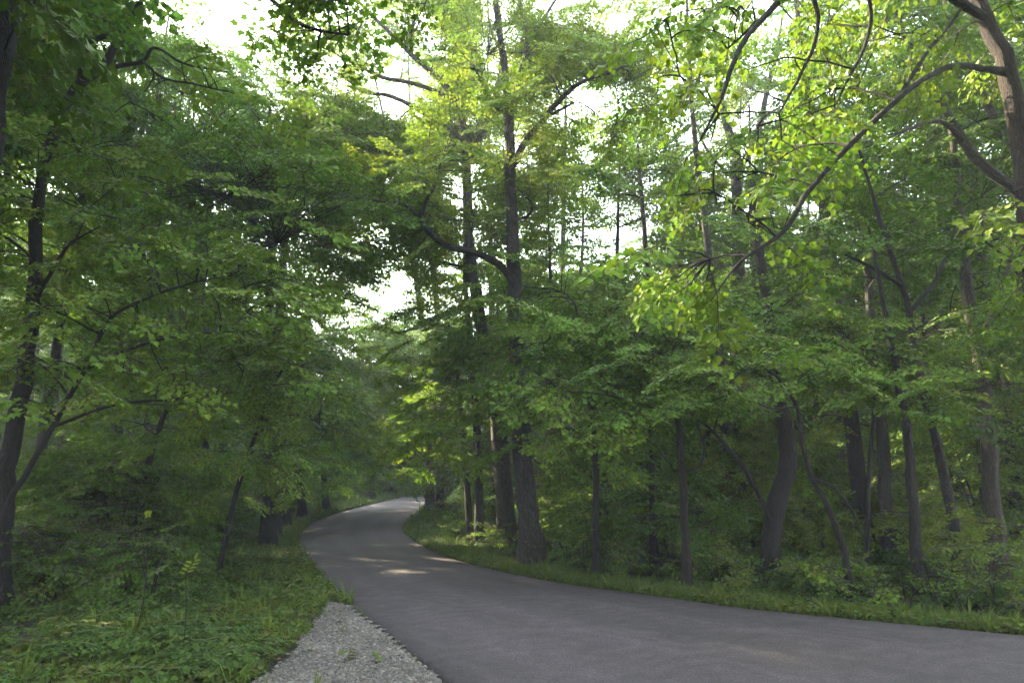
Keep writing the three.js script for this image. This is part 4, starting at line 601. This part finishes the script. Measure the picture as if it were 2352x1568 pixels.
// shrubs: each a thing of stems and leaves
function shrub(p, h, w, seed, leaf, boughs, name, label, category, group, scale = 0.62, dens = 1) {
  const R = rng(seed); p.y = groundY(p.x, p.z); const t = new Tree(name, label, category, p.clone(), seed, { leaf, boughs, group, barkMat: BARK.brown }), n = 3 + Math.floor(R() * 3);
  for (let i = 0; i < n; i++) { const a = i / n * 6.28 + R(), q = w * (0.3 + 0.5 * R()); t.stem('stem', [p.clone().add(V(0.03 * i, -0.05, 0)), p.clone().add(V(Math.cos(a) * q * 0.4, h * 0.5, Math.sin(a) * q * 0.4)), p.clone().add(V(Math.cos(a) * q, h * (0.75 + 0.25 * R()), Math.sin(a) * q))], [0.008 + 0.006 * h, 0.006 + 0.004 * h, 0.004], 5); }
  t.pad(p.clone().add(V(0, h * 0.55, 0)), w, h * 0.5, w, Math.round(dens * (10 + 26 * w * w * h)), { own: false, scale, layer: 0, linkShare: 0.5 });
  return t.finish();
}
{
  const R = rng(31337);
  for (let i = 0; i < 54; i++) { // right verge
    const t = 0.1 + 0.78 * (i + R() * 0.7) / 54, p = along(t, 1.35 + 1.3 * R(), false); if (-p.z < 4) continue; const px = toPx(V(p.x, 0.4, p.z))[0]; if (px > 2500) continue;
    shrub(p, 0.55 + 0.55 * R(), 0.4 + 0.3 * R(), 500 + i, [LEAF.weed, LEAF.mid, LEAF.bright][i % 3], BOUGH.forb, 'verge_shrub', 'low leafy plant in the row along the right verge, one among many alike', 'plant', 'leafy plants along the right verge', 0.95);
  }
  for (let i = 0; i < 46; i++) { // left verge, the low front of the wood
    const t = 0.16 + 0.72 * (i + R() * 0.7) / 46, p = along(t, 3.2 + 2.2 * R(), true); if (-p.z < 11.5) continue; const px = toPx(V(p.x, 0.4, p.z))[0]; if (px < -150) continue;
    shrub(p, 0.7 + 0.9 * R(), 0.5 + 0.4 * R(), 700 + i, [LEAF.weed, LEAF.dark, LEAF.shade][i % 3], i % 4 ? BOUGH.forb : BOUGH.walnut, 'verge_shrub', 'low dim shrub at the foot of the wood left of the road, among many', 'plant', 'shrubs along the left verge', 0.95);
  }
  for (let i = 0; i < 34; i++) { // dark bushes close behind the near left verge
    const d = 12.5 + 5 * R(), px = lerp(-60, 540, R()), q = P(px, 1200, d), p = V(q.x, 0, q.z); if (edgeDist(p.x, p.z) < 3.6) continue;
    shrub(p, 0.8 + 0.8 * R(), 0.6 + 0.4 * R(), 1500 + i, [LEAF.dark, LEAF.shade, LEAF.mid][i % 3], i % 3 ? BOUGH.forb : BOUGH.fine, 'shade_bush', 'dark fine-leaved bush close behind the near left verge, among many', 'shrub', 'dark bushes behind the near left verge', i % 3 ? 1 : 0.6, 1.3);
  }
  for (let i = 0; i < 50; i++) { // left understorey
    const d = 14 + 20 * R(), px = lerp(-40, 640 - 6 * Math.max(0, 20 - d), R()), q = P(px, 1200, d), p = V(q.x, 0, q.z); if (edgeDist(p.x, p.z) < 3.8) continue;
    shrub(p, 1.6 + 2.2 * R(), 0.9 + 0.7 * R(), 900 + i, [LEAF.mid, LEAF.dark, LEAF.dark, LEAF.yellow][i % 4], BOUGH.mid, 'understorey_shrub', 'tall shrub in the dim understorey left of the road, one among many alike', 'shrub', 'understorey shrubs on the left', 0.75);
  }
  for (let i = 0; i < 74; i++) { // right understorey
    const d = 15 + 25 * R(), px = lerp(1120, 2400, R()), q = P(px, 1200, d), p = V(q.x, 0, q.z); if (edgeDist(p.x, p.z) < 3) continue;
    shrub(p, (d > 19 ? 1.4 : 0.8) + (d > 19 ? 3.6 : 2) * R(), 0.8 + 0.7 * R(), 1100 + i, [LEAF.dark, LEAF.mid, LEAF.yellow, LEAF.bright][i % 4], BOUGH.mid, 'understorey_shrub', 'tall shrub in the shaded understorey right of the road, one among many alike', 'shrub', 'understorey shrubs on the right', 0.75);
  }
  for (let i = 0; i < 26; i++) { // round the bend
    const left = i % 2 === 0, p = along(0.62 + 0.3 * (i + R()) / 26, (left ? 3.4 : 2.6) + 2 * R(), left); if (-p.z < 14) continue;
    shrub(p, left ? 1 + 1.2 * R() : 0.7 + 0.5 * R(), 0.8 + 0.4 * R(), 1300 + i, left ? LEAF.blue : LEAF.bright, BOUGH.mid, 'bend_shrub', left ? 'shrub on the outer side of the bend, one among many alike' : 'shrub on the inner side of the bend, one among many alike', 'shrub', left ? 'shrubs on the outer bend' : 'shrubs on the inner bend', 0.8);
  }
  // two leaves on the left, their sunlight put into a yellow tint
  { const p = P(436, 1330, 9.2); const t = new Tree('walnut_seedling', 'small seedling with one pinnate frond tinted bright as if sunlit on the dark left', 'plant', GY(p), 61, { leaf: LEAF.yellow, barkMat: BARK.brown }); const foot = GY(p), tip = P(446, 1285, 9.2);
    t.stem('stem', [foot.clone().add(V(0, -0.03, 0)), V().lerpVectors(foot, tip, 0.5).add(V(-0.03, 0, 0)), P(425, 1318, 9.2)], [0.007, 0.005, 0.004], 5);
    t.stem('rachis', [P(425, 1318, 9.2), P(437, 1303, 9.15), tip], [0.004, 0.003, 0.002], 4);
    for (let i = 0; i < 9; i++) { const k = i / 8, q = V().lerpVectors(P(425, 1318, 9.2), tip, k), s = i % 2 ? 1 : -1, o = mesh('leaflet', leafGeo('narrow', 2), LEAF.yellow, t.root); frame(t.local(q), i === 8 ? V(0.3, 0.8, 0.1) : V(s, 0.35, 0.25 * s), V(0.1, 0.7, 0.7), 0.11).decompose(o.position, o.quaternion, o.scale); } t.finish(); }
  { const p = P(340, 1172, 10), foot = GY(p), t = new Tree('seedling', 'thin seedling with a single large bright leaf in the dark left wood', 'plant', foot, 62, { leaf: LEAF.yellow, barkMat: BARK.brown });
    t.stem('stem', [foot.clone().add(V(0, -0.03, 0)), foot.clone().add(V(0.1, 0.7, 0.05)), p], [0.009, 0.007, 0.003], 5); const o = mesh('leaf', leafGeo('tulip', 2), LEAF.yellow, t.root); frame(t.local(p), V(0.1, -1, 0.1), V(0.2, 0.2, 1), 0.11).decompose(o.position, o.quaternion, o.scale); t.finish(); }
}

for (const [t, n] of queue) t.flush(n);
renderer.render(scene, camera);
